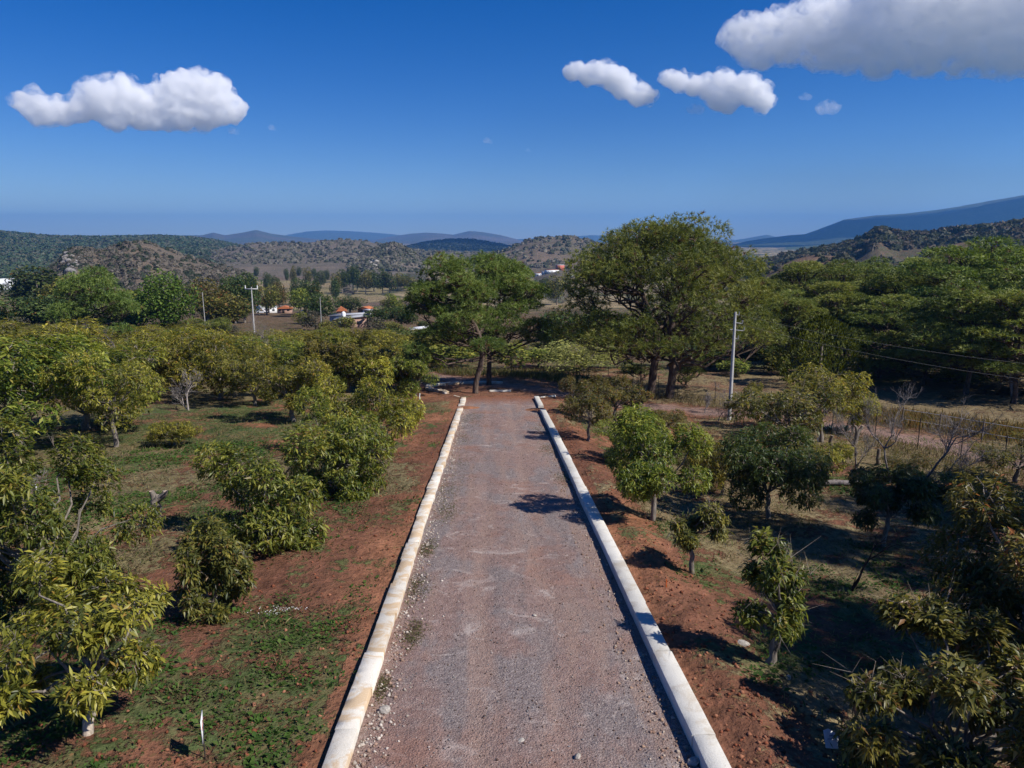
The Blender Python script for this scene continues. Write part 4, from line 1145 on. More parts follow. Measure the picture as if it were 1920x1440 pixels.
for px, dist, pt, w in ((536, 800, 500, 10), (548, 720, 494, 13), (560, 900, 497, 10), (573, 700, 497, 18), (588, 850, 500, 10), (600, 700, 503, 20), (612, 800, 503, 12), (500, 600, 505, 16), (515, 560, 512, 18),
                        (627, 620, 507, 20), (560, 480, 515, 34), (628, 480, 520, 22), (590, 540, 518, 20), (470, 560, 512, 20), (1045, 420, 512, 40), (1020, 520, 516, 22), (1062, 560, 508, 22), (480, 900, 497, 10), (420, 700, 500, 12), (405, 620, 507, 14)):
    put_broad('field_tree', 'tree', px, dist, pt, w, rg.choice(['dark', 'dark2', 'olive']), '%s tree between the tan valley fields, %s' % ('tiny' if w < 14 else 'small' if w < 21 else 'broad', {536: 'leftmost of the far ones', 548: 'second of the far ones', 560: 'third of the far ones' if w == 10 else 'big dark one before the eucalyptus row', 573: 'tall one before the far hedges', 588: 'beside the tall one', 600: 'middle of the far clump', 612: 'right end of the far clump', 500: 'above the white house', 515: 'just right above the white house', 627: 'left before the eucalyptus row', 628: 'beside the big dark one', 590: 'between the two broad ones', 470: 'above the crossarm pole', 1045: 'below the coral house', 1020: 'left below the coral house', 1062: 'right below the coral house', 480: 'far above the crossarm pole', 420: 'at the foot of the middle hill', 405: 'right of the rocky hill'}[px]), 'trees between the valley fields')
for k in range(46):   # belt of scrub under and behind the wood and the road end
    px = rg.uniform(760, 1930); dist = rg.uniform(88, 150)
    x, y, g, Ht = spot(px, 600, dist)
    hh = rg.uniform(1.6, 4.0); w = rg.uniform(2.5, 5.5)
    key = rg.choice(['shrub', 'shrub2', 'shrub3', 'shrub'])
    if lane(np.array([x]), np.array([y]))[0] < 5 or key not in BPROTO: continue
    r = copy_tree(BPROTO[key], (x, y, g), rg.uniform(0, 6.28), (w / 10, w / 10, hh / 10), '%s %s shrub in the scrub beyond the fence, %s' % ('low' if hh < 2.3 else 'tall' if hh > 3.3 else 'middling', {'shrub': 'olive', 'shrub2': 'green', 'shrub3': 'grey'}[key], near_what(x, y)), 'shrub', 'scrub beyond the fence')
for k in range(60):
    px = rg.uniform(-20, 800); dist = rg.uniform(165, 420)
    x, y, g, Ht = spot(px, 600, dist)
    if 425 < px < 700 and dist > 190: 
        if rg.random() < .75: continue
    hh = rg.uniform(2, 6); w = rg.uniform(3.5, 9)
    kk = rg.choice(['shrub', 'shrub3', 'olive', 'dark'])
    copy_tree(BPROTO[kk], (x, y, g), rg.uniform(0, 6.28), (w / 10, w / 10, hh / 10), '%s %s tree on the %s slope past the orchard, %s' % ('low' if hh < 3.3 else 'high' if hh > 4.7 else 'middling', {'shrub': 'olive', 'shrub3': 'grey', 'olive': 'brownish', 'dark': 'dark'}[kk], 'near' if dist < 250 else 'middle' if dist < 330 else 'far', near_what(x, y)), 'tree', 'trees on the slope beyond the left orchard')

# ------------------------------------------------------------------ bushes of the hills: nobody could count them
def hill_scrub(name, label, cols, samples, tri, seed):
    """samples: list of (x, y, size, tintindex)"""
    rs_ = np.random.RandomState(seed)
    S = np.array(samples); n = len(S)
    z = height(S[:, 0], S[:, 1])
    D = rand_dirs(rs_, n * tri); D[:, 2] = np.abs(D[:, 2])
    ii = np.repeat(np.arange(n), tri)
    sz = S[ii, 2]
    c = np.stack([S[ii, 0], S[ii, 1], z[ii]], 1) + D * (sz * .42)[:, None] * np.array([1, 1, .95])
    a = unit(np.cross(D, rand_dirs(rs_, n * tri))); b = np.cross(D, a) + D * .3
    w = (sz * rs_.uniform(.22, .42, n * tri))[:, None]
    V = np.stack([c - a * w - b * w * .6, c + a * w - b * w * .6, c + b * w], 1).reshape(-1, 3)
    cc = np.array(cols)[S[ii, 3].astype(int)] * rs_.uniform(.75, 1.25, (n * tri, 1))
    o = obj(name, mesh_np(name, V, np.arange(len(V)).reshape(-1, 3), M_FOL, np.repeat(cc, 3, 0)), kind='stuff')
    o['label'] = label
    return o
def scatter(ridge, n, size, seed, pxr, rfrac=(.75, 1.12), thr=.0, cols=3):
    rs_ = np.random.RandomState(seed); D = [r for r in _RZ if r[0] == ridge][0][1]
    a0, a1 = azel(pxr[0], 460)[0], azel(pxr[1], 460)[0]
    az = np.radians(rs_.uniform(a0, a1, n)); r = D * rs_.uniform(*rfrac, n)
    x = CAM[0] + r * np.sin(az); y = r * np.cos(az)
    k = fbm(x / (D * .05), y / (D * .05), 3, seed) + rs_.normal(0, .08, n)
    keep = k > thr
    sz = size * rs_.uniform(.55, 1.4, n)
    _, who = height(x, y, True)
    keep &= who == [q[0] for q in _RZ].index(ridge)
    return [(x[i], y[i], sz[i], rs_.randint(cols)) for i in np.where(keep)[0]]
dk = [(.085, .088, .052), (.13, .118, .082), (.17, .148, .112)]
hill_scrub('hill_scrub', 'dark and grey bushes covering the rocky hill at the left', [(.045, .055, .028), (.11, .095, .072), (.15, .128, .10)], scatter('rock', 3200, 3.6, 1, (60, 470), (.66, 1.1), .36), 30, 1)
hill_scrub('hill_scrub', 'dark oak scrub covering the hill slope at the right', [(.05, .062, .028), (.075, .078, .040), (.12, .098, .062)], scatter('rhs', 2300, 8.5, 2, (1380, 1930), (.68, 1.08), .45) + scatter('spur', 500, 5, 12, (1420, 1820), (.7, 1.1), .5), 26, 2)
hill_scrub('hill_scrub', 'grey-brown scrub covering the middle hills', dk, scatter('mid', 1900, 7, 3, (350, 1000), (.72, 1.06), .44) + scatter('mids', 900, 8, 4, (620, 800), (.8, 1.1), .36) + scatter('brown', 1500, 7, 5, (870, 1420), (.74, 1.08), .42), 16, 3)
hill_scrub('forest', 'closed dark green forest on the long ridge at the left', [(.045, .068, .030), (.062, .085, .038), (.095, .095, .055)], scatter('green', 12000, 11, 6, (-20, 520), (.42, 1.06), .25), 12, 4)
hill_scrub('forest', 'forest on the low central hill, coloured dark for cloud shadow', [(.018, .028, .016), (.024, .035, .02), (.03, .04, .02)], scatter('dark', 2200, 18, 7, (740, 980), (.82, 1.05), .2), 12, 5)  # deep tints paint in the cloud shadow lying on this hill

# ------------------------------------------------------------------ plain materials
def plain(name, col, rough=.8, nz=.12, sc=6, spec=.2, metal=0):
    m, nt, out = newmat(name)
    tc = N(nt, 'ShaderNodeTexCoord').outputs['Object']
    n = noise_node(nt, sc, 4, .6, tc)
    c = mixc(nt, 1.0, col, ramp(nt, n, [(.25, 1 - nz * 2), (.75, 1 + nz)]), 'MULTIPLY')
    surf(nt, out, c, rough, None, spec, metal); return m
M_CONC = plain('grey_concrete', (.48, .47, .45), .85, .12, 4)
M_STEEL = plain('galvanised_steel', (.35, .35, .34), .5, .1, 20, .5, .6)
M_WIRE = plain('dark_wire', (.12, .12, .12), .5)
M_WHITE = plain('white_paint', (.80, .80, .78), .6, .08, 3)
M_ROOF = plain('orange_roof_tile', (.50, .17, .07), .85, .2, 5)
M_BRICKW = plain('pinkish_brick_wall', (.38, .24, .18), .9, .2, 3)
M_TIN = plain('weathered_tin', (.50, .50, .50), .55, .2, 2, .4, .2)
M_GLASS = plain('dark_window', (.03, .035, .04), .15, .05, 2, .6)
M_RUBBER = plain('black_rubber', (.02, .02, .02), .8)
M_CARW = plain('white_car_paint', (.75, .76, .76), .25, .02, 2, .5)
M_CARG = plain('grey_car_paint', (.25, .27, .29), .3, .02, 2, .5)
M_RED = plain('coral_wall', (.55, .16, .12), .8, .1)
M_WOOD = plain('weathered_wood', (.20, .16, .12), .9, .3, 12)
M_DARKWOOD = plain('dark_wood', (.05, .04, .035), .9, .3, 12)
M_ORANGE = plain('orange_paint', (.55, .12, .03), .6)
M_ROCK = plain('pale_rock', (.42, .38, .33), .9, .3, 2)
M_AGAVE = plain('blue_green_agave', (.15, .20, .16), .6, .1)

# ------------------------------------------------------------------ power poles and wires
def pole(px, py, pytop, label, rad, lean=0, crossarm=None, hardware=False, dist=None):
    if dist is None:
        p = ground_at(px, py); dist = math.hypot(p[0] - CAM[0], p[1])
    x, y, g, Hh = spot(px, pytop, dist)
    t = thing('power_pole' if (crossarm or hardware) else 'pole', label, 'pole', (x, y, g))
    m = MB(); m.tube([(0, 0, -.5), (lean * Hh * .5, 0, Hh * .5), (lean * Hh, 0, Hh)], [rad * 1.25, rad, rad * .7], 10)
    obj('shaft', m.mesh('shaft', M_CONC, True), t)
    top = lean * Hh
    if crossarm:
        m = MB(); m.box(top - crossarm, top + crossarm, -.09, .09, Hh - .55, Hh - .3); obj('crossarm', m.mesh('crossarm', M_CONC), t)
        for s in (-1, 1):
            m = MB(); m.tube([(top + s * (crossarm - .1), 0, Hh - .298), (top + s * (crossarm - .1), 0, Hh + .35)], [.12, .08], 8); obj('insulator', m.mesh('insulator', M_WHITE), t)
    if hardware:
        for k, z in enumerate((.15, .8, 1.35, 2.0)):
            m = MB(); w = (.25, .55, .7, .3)[k]
            m.tube([(top - (.06 if k % 2 else w * .5), 0, Hh - z), (top + w, -.05, Hh - z - .1)], .035, 5)
            m.tube([(top + w, -.05, Hh - z - .1), (top + w + .04, -.05, Hh - z + .18)], .045, 6)
            obj('bracket', m.mesh('bracket', M_STEEL), t)
    return t, Vector((x + top, y, g + Hh))
_, PT1 = pole(1379, 757, 585, 'tall pale concrete power pole with brackets, right of the tallest pine', .125, .0, None, True, 59)
_, PT2 = pole(471, 660, 538, 'pale concrete pole with a crossarm, rising above the far left orchard', .15, .0, 1.35, False, 165)
pole(380, 600, 548, 'thin grey pole before the rusty-topped tree', .08, -.01, None, False, 190)
pole(600, 600, 557, 'thin pale pole before the dark tree left of the orange hut', .08, .0, None, False, 185)
for k, (dz, e) in enumerate(((-.2, (2150, 700)), (-.9, (2150, 735)))):
    q = Vector(tuple(CAM + ray(*e) * 72)); a = PT1 + Vector((.2, 0, dz)); m = MB()
    m.tube([tuple(a.lerp(q, t) - Vector((0, 0, .7 * 4 * t * (1 - t)))) for t in np.linspace(0, 1, 14)], .008, 4)
    tag(obj('power_line', m.mesh('power_line', M_WIRE)), ('upper' if k == 0 else 'lower') + ' dark wire running from the concrete pole to the right before the pine wood', 'cable')

# ------------------------------------------------------------------ wire fence beyond the orchard
FP = [(800, 706), (850, 702), (905, 701), (960, 703), (1020, 708), (1080, 714), (1140, 722), (1200, 735), (1270, 748), (1340, 758), (1410, 770), (1480, 785), (1560, 806), (1640, 822), (1720, 843), (1800, 864), (1880, 884), (1960, 905)]
pts = [ground_at(*p) for p in FP]
fence = thing('wire_fence', 'wire fence on thin posts along the orchard edge from turning place to dirt lane', 'fence', tuple(pts[0]))
O = pts[0]; dense = []
for a, b in zip(pts[:-1], pts[1:]):
    L = np.linalg.norm(b[:2] - a[:2]); n = max(1, int(round(L / 3.2)))
    for k in range(n): dense.append(a + (b - a) * k / n)
dense.append(pts[-1])
dense = [np.array([p[0], p[1], H(p[0], p[1])]) for p in dense]
m = MB(); m.tube([(0, 0, -.3), (0, 0, 2.0)], .028, 6); post_me = m.mesh('post', M_DARKWOOD)
for p in dense: obj('post', post_me, fence, tuple(p - O))
for zz in (.25, .65, 1.05, 1.45, 1.9):
    m = MB(); m.tube([tuple(p - O + np.array([0, 0, zz])) for p in dense], .006, 3, (1, 1, 1), False); obj('wire', m.mesh('wire', M_WIRE), fence)
# the lane's far-side fence: two long rails of pale wire seen at the right
pts2 = [ground_at(*p) for p in ((1690, 800), (1760, 812), (1840, 828), (1930, 845), (2000, 858))]
f2 = thing('wire_fence', 'low fence of two pale wires on wooden stakes across the straw verge at the right', 'fence', tuple(pts2[0]))
for p in pts2:
    m = MB(); m.tube([(0, 0, -.3), (.03, 0, 1.5)], .05, 6); obj('post', m.mesh('post', M_WOOD), f2, tuple(p - pts2[0]))
for zz in (.6, 1.3):
    m = MB(); m.tube([tuple(p - pts2[0] + np.array([0, 0, zz])) for p in pts2], .022, 4, (1, 1, 1), False); obj('wire', m.mesh('wire', M_TIN), f2)

# ------------------------------------------------------------------ stumps, stakes, signs, small things
def stub(px, py, hpx, label, name, cat, rad, mat, fork=False, seed=0, lean=0.):
    p = ground_at(px, py); depth = np.linalg.norm(p - CAM); h = hpx * depth / FPX / math.cos(R(20))
    rs_ = np.random.RandomState(seed); m = MB()
    n = 7; t = np.linspace(0, 1, n); P = np.stack([lean * h * t + rs_.normal(0, rad * .25, n), rs_.normal(0, rad * .2, n), -.2 + t * (h * (.8 if fork else 1) + .2)], 1)
    m.tube(P, np.linspace(rad * 1.25, rad * .85, n) * rs_.uniform(.88, 1.12, n), 10)
    o = obj(name, m.mesh(name, mat), loc=tuple(p)); tag(o, label, cat)
    if fork:
        for s in (-1, 1):
            q = MB(); q.tube([P[-2], P[-1] + np.array([s * rad * 1.2, 0, .05]), P[-1] + np.array([s * rad * 1.6, 0, h * .16])], [rad * .8, rad * .7, rad * .6], 8)
            obj('cut_branch', q.mesh('cut_branch', mat), o)
            q = MB(); q.tube([P[-1] + np.array([s * rad * 1.6, 0, h * .16 - .005]), P[-1] + np.array([s * rad * 1.6, 0, h * .16 + .012])], rad * .56, 8, (2.2, 1.9, 1.5)); obj('cut_face', q.mesh('cut_face', M_DEAD), o)
    return o
stub(293, 978, 52, 'forked grey tree stump with sawn tops in the left grass', 'tree_stump', 'stump', .16, M_BARK, True, 1, .1)
stub(1557, 848, 28, 'grey wooden post in the right orchard grass before the dirt lane', 'wooden_post', 'post', .11, M_WOOD, False, 2)
stub(1646, 872, 26, 'grey wooden post under the left dead tree', 'wooden_post', 'post', .11, M_WOOD, False, 3)
stub(1600, 836, 34, 'leaning dark trunk stub beside the dirt lane', 'tree_stump', 'stump', .14, M_BARK, True, 4, .2)
stub(732, 856, 18, 'short dark stake in the grass left of the kerb', 'stake', 'stake', .05, M_DARKWOOD, False, 5)
stub(787, 749, 11, 'small white marker post beside the bright green tree at the road end', 'marker_post', 'marker', .05, M_WHITE, False, 6)
stub(1534, 828, 10, 'small white stake under the tall yellowish avocado tree', 'marker_post', 'marker', .05, M_WHITE, False, 8)
stub(1249, 1101, 14, 'thin orange stake in the red bank right of the kerb', 'stake', 'stake', .02, M_ORANGE, False, 7)
stub(70, 945, 30, 'white pipe stuck in the tall tree at the left edge', 'pipe', 'pipe', .035, M_WHITE, False, 9, .05)
p = ground_at(1580, 910); m = MB(); m.tube([(-1, 0, .12), (-.4, .05, .14), (.3, -.03, .12), (.9, 0, .1)], [.11, .15, .14, .1], 9); tag(obj('log', m.mesh('log', M_DEAD), loc=tuple(p)), 'short pale log lying in the grass right of the round dark tree', 'log')
# small sign on a stake, edge-on, lower left
p = ground_at(385, 1422)
t = thing('garden_sign', 'small white sign board on a thin dark stake in the lower left weeds', 'sign', tuple(p), R(-72))
m = MB(); m.tube([(0, 0, -.1), (.02, 0, .78)], .012, 6); obj('stake', m.mesh('stake', M_DARKWOOD), t)
m = MB(); m.box(-.16, .20, -.006, .006, .42, .86); obj('board', m.mesh('board', M_WHITE), t)
m = MB(); m.box(-.155, .195, .008, .012, .68, .72); obj('red_stripe', m.mesh('red_stripe', M_RED), t)
m = MB(); m.box(-.155, .195, -.012, -.008, .44, .60); obj('grey_patch', m.mesh('grey_patch', M_WIRE), t)
# white tag bottom right
p = ground_at(1562, 1412)
t = thing('plant_tag', 'small white five-sided tag with blue writing near the bottom right corner', 'tag', tuple(p), R(8))
m = MB(); m.prism([(-.13, .10), (.11, .06), (.16, .30), (-.02, .42), (-.12, .40)], -.004, .004); obj('tag_sheet', m.mesh('tag_sheet', M_WHITE), t)
m = MB(); m.tube([(0, .02, -.1), (0, .02, .3)], .008, 5); obj('stake', m.mesh('stake', M_DARKWOOD), t)
M_INK = plain('blue_ink', (.08, .12, .35), .7)
for k, (x0, x1, z0) in enumerate(((-.02, .05, .285), (-.07, .10, .235))):
    m = MB(); rs_ = np.random.RandomState(k)
    xx = np.linspace(x0, x1, 14); zz = z0 + (np.arange(14) % 2) * .028 + rs_.uniform(-.006, .006, 14)
    m.tube(np.stack([xx, np.full(14, -.0075), zz], 1), .0035, 4); obj('handwriting', m.mesh('handwriting', M_INK), t)
for k, t_ in enumerate([o for o in SC.objects if o.name.startswith('plant_tag')]): t_.rotation_euler = (R(-25), 0, R(8))
# agaves along the dirt lane
for px, py, wh in ((1556, 808, 'left'), (1572, 811, 'middle'), (1586, 809, 'right')):
    p = ground_at(px, py); m = MB(); rs_ = np.random.RandomState(px)
    for k in range(18):
        th = k * 2.4; el = rs_.uniform(.35, 1.3); d = np.array([math.cos(th) * math.cos(el), math.sin(th) * math.cos(el), math.sin(el)]); s = np.cross(d, (0, 0, 1)); s = s / np.linalg.norm(s) * .06
        L = rs_.uniform(.5, .8); m.add([s, -s, d * L * .6 - s * .8, d * L, d * L * .6 + s * .8], [(0, 1, 2), (0, 2, 4), (4, 2, 3)])
    tag(obj('agave', m.mesh('agave', M_AGAVE), loc=tuple(p)), 'spiky blue-green agave at the edge of the dirt lane, %s one of three' % wh, 'plant', 'agaves along the lane')

# ------------------------------------------------------------------ stones
def rock_mesh(seed, name='rock', mat=None, sub=2):
    import bmesh
    bm = bmesh.new(); bmesh.ops.create_icosphere(bm, subdivisions=sub, radius=1.0)
    rs_ = np.random.RandomState(seed); f = rs_.uniform(.6, 1.2, 3)
    for v in bm.verts:
        n = float(fbm(np.array([v.co.x * 1.3 + seed]), np.array([v.co.y * 1.3 + v.co.z * 2.1]), 3)[0])
        v.co *= .62 + n * .75
        v.co.x *= f[0]; v.co.y *= f[1]; v.co.z *= f[2] * .7
    me = bpy.data.meshes.new(name); bm.to_mesh(me); bm.free(); me.materials.append(mat or M_ROCK); return me
M_GREYROCK = plain('grey_rock', (.26, .24, .22), .9, .3, 2)
RK = [rock_mesh(k) for k in range(4)] + [rock_mesh(k + 4, mat=M_GREYROCK) for k in range(4)]
def put_rock(px, py, size, label, k=0, group=None, p=None):
    p = ground_at(px, py) if p is None else p
    o = obj('rock', RK[k % 4 + (4 if 'grey' in label else 0)], loc=(p[0], p[1], p[2] + size * .15), rz=px * .7); o.scale = (size,) * 3
    return tag(o, label, 'rock', group)
put_rock(721, 1332, .11, 'pale broken stone against the inner side of the left kerb near the bottom', 0)
put_rock(978, 1390, .08, 'small pale stone in the middle of the road near the bottom edge', 1)
put_rock(1083, 1420, .09, 'pale stone at the bottom edge of the road right of its middle', 2)
put_rock(1002, 1155, .07, 'small pale stone in the middle of the road', 3)
put_rock(1393, 1208, .16, 'tan clod of earth on the red bank left of the slender young tree', 1)
put_rock(1478, 1272, .10, 'pale stone right below the slender young tree', 2)
put_rock(1300, 1430, .12, 'tan stone against the right kerb at the bottom edge', 3)
rs_ = np.random.RandomState(3)
for k in range(9):
    put_rock(690 + rs_.uniform(0, 24), 489 + rs_.uniform(0, 12), rs_.uniform(3, 6), 'white boulder in the pale outcrop on the small middle hill', k, 'white boulders on the middle hill')
for k in range(26):
    put_rock(118 + abs(rs_.normal(0, 22)), rs_.uniform(472, 512), rs_.uniform(1.0, 2.6), 'grey boulder of the rocky cliff on the left hill', k + 4, 'grey boulders on the left hill')

# loose gravel and crumbs: stuff
def pebbles(name, label, n, fx, fy, smin, smax, cols, seed, onroad=True, jitter_z=.0):
    rs_ = np.random.RandomState(seed)
    x, y = fx(rs_, n), fy(rs_, n)
    z = road_z(x, y) if onroad else height(x, y)
    s = rs_.uniform(0, 1, n) ** 3 * (smax - smin) + smin
    octa = np.array([(1, 0, 0), (-.9, .2, 0), (0, 1, .1), (.1, -1, 0), (0, .1, .8), (0, 0, -.8)])
    OF = np.array([(0, 2, 4), (2, 1, 4), (1, 3, 4), (3, 0, 4), (2, 0, 5), (1, 2, 5), (3, 1, 5), (0, 3, 5)])
    V = octa[None] * s[:, None, None] * rs_.uniform(.55, 1.3, (n, 6, 3))
    th = rs_.uniform(0, 6.28, n); c, q = np.cos(th)[:, None], np.sin(th)[:, None]
    V = np.stack([V[..., 0] * c - V[..., 1] * q, V[..., 0] * q + V[..., 1] * c, V[..., 2]], -1) + np.stack([x, y, z + s * .3], 1)[:, None]
    F = (OF[None] + (np.arange(n) * 6)[:, None, None]).reshape(-1, 3)
    col = np.array(cols)[rs_.randint(len(cols), size=n)] * rs_.uniform(.75, 1.2, (n, 1))
    o = obj(name, mesh_np(name, V.reshape(-1, 3), F, M_STONE, np.repeat(col, 6, 0)), kind='stuff'); o['label'] = label
m_, nt_, out_ = newmat('loose_stone'); surf(nt_, out_, attr(nt_, 'tint').outputs['Color'], .9, None, .1); M_STONE = m_
ylog = lambda r, n: 9 + 48 * r.rand(n) ** 1.9
gc = [(.17, .12, .10), (.24, .18, .155), (.13, .10, .095), (.36, .30, .27), (.20, .19, .19), (.11, .07, .055)]
pebbles('gravel', 'loose gravel and small stones on the road', 11000, lambda r, n: r.uniform(-2.9, 2.9, n), ylog, .006, .032, gc, 1)
pebbles('gravel', 'pale crumbs of mortar and stone along the left kerb', 3200, lambda r, n: -2.98 + np.abs(r.normal(0, .28, n)), ylog, .008, .055, [(.5, .44, .38), (.42, .36, .3), (.3, .2, .15)], 2)
pebbles('gravel', 'brown crumbs of earth and stone along the right kerb', 2200, lambda r, n: 2.98 - np.abs(r.normal(0, .4, n)), ylog, .008, .055, [(.24, .15, .11), (.3, .2, .14), (.4, .33, .26)], 3)
pebbles('clods', 'clods of red earth on the banks beside the kerbs', 5200, lambda r, n: np.where(r.rand(n) < .5, -3.6 - np.abs(r.normal(0, 3.5, n)), 3.65 + np.abs(r.normal(0, 1.6, n))), ylog, .012, .07, [(.22, .08, .045), (.19, .065, .035), (.27, .12, .07)], 4, False)

# ------------------------------------------------------------------ weeds and grass: stuff
def plants(name, label, N0, rmax, region, blades, Lr, Wr, up, pal, seed, thr, dryk=0., cl=.12):
    rs_ = np.random.RandomState(seed)
    az = np.radians(rs_.uniform(-40, 40, N0)); r = 9.5 + (rmax - 9.5) * rs_.rand(N0) ** .75
    x = CAM[0] + r * np.sin(az); y = r * np.cos(az)
    s_, v_, cov, dry = near_masks(x, y)
    k = cov + (fbm(x * 1.1, y * 1.1, 3, seed) - .5) * 1.6 + rs_.normal(0, .08, N0)
    keep = (k > thr) & region(x, y, dry)
    x, y, dry = x[keep], y[keep], dry[keep]; n = len(x)
    z = height(x, y)
    sz = rs_.uniform(.5, 1.3, n) * (1 + np.hypot(x, y) / 60)
    i = np.repeat(np.arange(n), blades); N1 = len(i)
    off = rs_.normal(0, cl, (N1, 2)) * sz[i][:, None]
    P = np.stack([x[i] + off[:, 0], y[i] + off[:, 1], z[i] + rs_.uniform(0, .03, N1)], 1)
    D = unit(np.concatenate([rs_.normal(0, 1, (N1, 2)) + off / cl * .5, np.abs(rs_.normal(up, .3, (N1, 1)))], 1))
    L = rs_.uniform(*Lr, N1) * sz[i]; W = L * rs_.uniform(*Wr, N1)
    V, F, vi = leaves(P, D, L, W, rs_, .1, .15)
    p = np.array(pal); c = p[rs_.randint(len(p), size=n)][i] * rs_.uniform(.75, 1.25, (N1, 1))
    o = obj(name, mesh_np(name, V, F, M_GRASS, c[vi]), kind='stuff'); o['label'] = label
    return o
NR = lambda x, y: ~((np.abs(x) < 3.75) & (y < 66))
plants('weeds', 'low green weeds on the red soil of the left orchard', 26000, 46, lambda x, y, d: NR(x, y) & (x < 0) & (d < .75), 9, (.05, .12), (.4, .7), .5, [(.06, .115, .022), (.045, .095, .02), (.08, .13, .03)], 1, .60)
plants('weeds', 'low green weeds in the right orchard', 14000, 46, lambda x, y, d: NR(x, y) & (x > 4.9) & (d < .8), 9, (.05, .12), (.4, .7), .5, [(.05, .095, .02), (.045, .08, .02)], 2, .62)
plants('grass', 'short dry and green grass between the orchard trees', 15000, 60, lambda x, y, d: NR(x, y) & (np.abs(x) > 5), 6, (.08, .2), (.08, .14), 1.2, [(.21, .17, .08), (.16, .14, .06), (.09, .11, .035), (.07, .10, .03)], 3, .50, cl=.14)
plants('weeds', 'dark dry weeds on the red soil beside the left kerb', 12000, 40, lambda x, y, d: NR(x, y) & (x < 0) & (x > -14), 7, (.04, .10), (.3, .5), .5, [(.09, .055, .035), (.07, .05, .03), (.06, .08, .025)], 4, .42)
def verge(name, label, n, seed, cols, hgt, clumps):
    rs_ = np.random.RandomState(seed); c = np.array(clumps, float); i = rs_.randint(len(c), size=n)
    x = c[i, 0] + rs_.normal(0, 1, n) * c[i, 2] * .35; y = c[i, 1] + rs_.normal(0, 1, n) * c[i, 2]
    k = np.abs(x) < 2.98; x, y = x[k], y[k]; n = len(x)
    D = unit(np.concatenate([rs_.normal(0, .9, (n, 2)), np.ones((n, 1)) * .6], 1)); L = hgt * rs_.uniform(.5, 1.3, n)
    V, F, vi = leaves(np.stack([x, y, road_z(x, y)], 1), D, L, L * .18, rs_, .1, .2)
    cc = np.array(cols)[rs_.randint(len(cols), size=n)]
    o = obj(name, mesh_np(name, V, F, M_GRASS, cc[vi]), kind='stuff'); o['label'] = label
verge('weeds', 'thin grass and weeds creeping onto the edges of the gravel road', 9000, 5, [(.08, .11, .03), (.13, .12, .05), (.17, .14, .07), (.07, .05, .035)], .09,
      [(-2.5, 50, 2.2), (-2.6, 44, 1.5), (-2.4, 36, 2.0), (-2.7, 31, 1.2), (-2.4, 27.5, .8), (-2.75, 23, .5), (-2.8, 19.5, .6), (2.6, 47, 1.6), (2.7, 40, 1.0), (-2.9, 14, .3), (-2.2, 53, 1.5), (-2.5, 16.5, .4), (2.85, 33, .8)])
# fallen leaves under the trees
rs_ = np.random.RandomState(8); n = 16000
az = np.radians(rs_.uniform(-40, 40, n)); r = 10 + 38 * rs_.rand(n) ** .8; x = CAM[0] + r * np.sin(az); y = r * np.cos(az)
k = NR(x, y) & (fbm(x * .4, y * .4, 2, 5) > .46); x, y = x[k], y[k]; n = len(x)
P = np.stack([x, y, height(x, y) + .012], 1); D = rand_dirs(rs_, n); D[:, 2] *= .1; D = unit(D)
V, F, vi = leaves(P, D, rs_.uniform(.08, .16, n), rs_.uniform(.035, .06, n), rs_, .1, -.02)
cc = np.array([(.16, .09, .045), (.22, .13, .06), (.10, .06, .035), (.26, .17, .08)])[rs_.randint(4, size=n)]
o = obj('leaf_litter', mesh_np('leaf_litter', V, F, M_GRASS, cc[vi]), kind='stuff'); o['label'] = 'dry fallen leaves on the orchard floor'
# tall straw grass along the fence and verge
def straw(name, label, n, fx, fy, hgt, cols, seed):
    rs_ = np.random.RandomState(seed); q = [ground_at(*p) for p in zip(fx, fy)]
    a = np.array(q); t = rs_.uniform(0, len(a) - 1.001, n); i = t.astype(int); f = (t - i)[:, None]
    P = a[i] * (1 - f) + a[i + 1] * f; P[:, :2] += rs_.normal(0, 1.6, (n, 2)); P[:, 2] = height(P[:, 0], P[:, 1])
    keep = lane(P[:, 0], P[:, 1]) > 2.0; P = P[keep]; n = len(P)
    D = unit(np.concatenate([rs_.normal(0, .3, (n, 2)), np.ones((n, 1))], 1)); L = hgt * rs_.uniform(.5, 1.2, n)
    V, F, vi = leaves(P, D, L, L * .07 + .01, rs_, .1, .1)
    c = np.array(cols)[rs_.randint(len(cols), size=n)] * rs_.uniform(.75, 1.2, (n, 1))
    o = obj(name, mesh_np(name, V, F, M_GRASS, c[vi]), kind='stuff'); o['label'] = label
straw('tall_grass', 'tall olive grass along the fence behind the turning place', 6000, (790, 860, 960, 1050, 1150), (708, 702, 704, 712, 724), .9, [(.13, .12, .05), (.09, .10, .03), (.17, .13, .06)], 1)
straw('tall_grass', 'dry brush and grass along the fence on the right', 7000, (1180, 1290, 1400, 1480, 1600, 1720, 1850, 1950), (735, 752, 768, 785, 812, 842, 876, 900), .42, [(.20, .15, .07), (.12, .10, .05), (.15, .10, .07)], 2)
straw('tall_grass', 'rust and straw coloured grass on the verge beyond the dirt lane', 9000, (1640, 1700, 1780, 1860, 1940), (780, 792, 800, 812, 826), .8, [(.24, .15, .06), (.19, .15, .06), (.14, .12, .04)], 3)
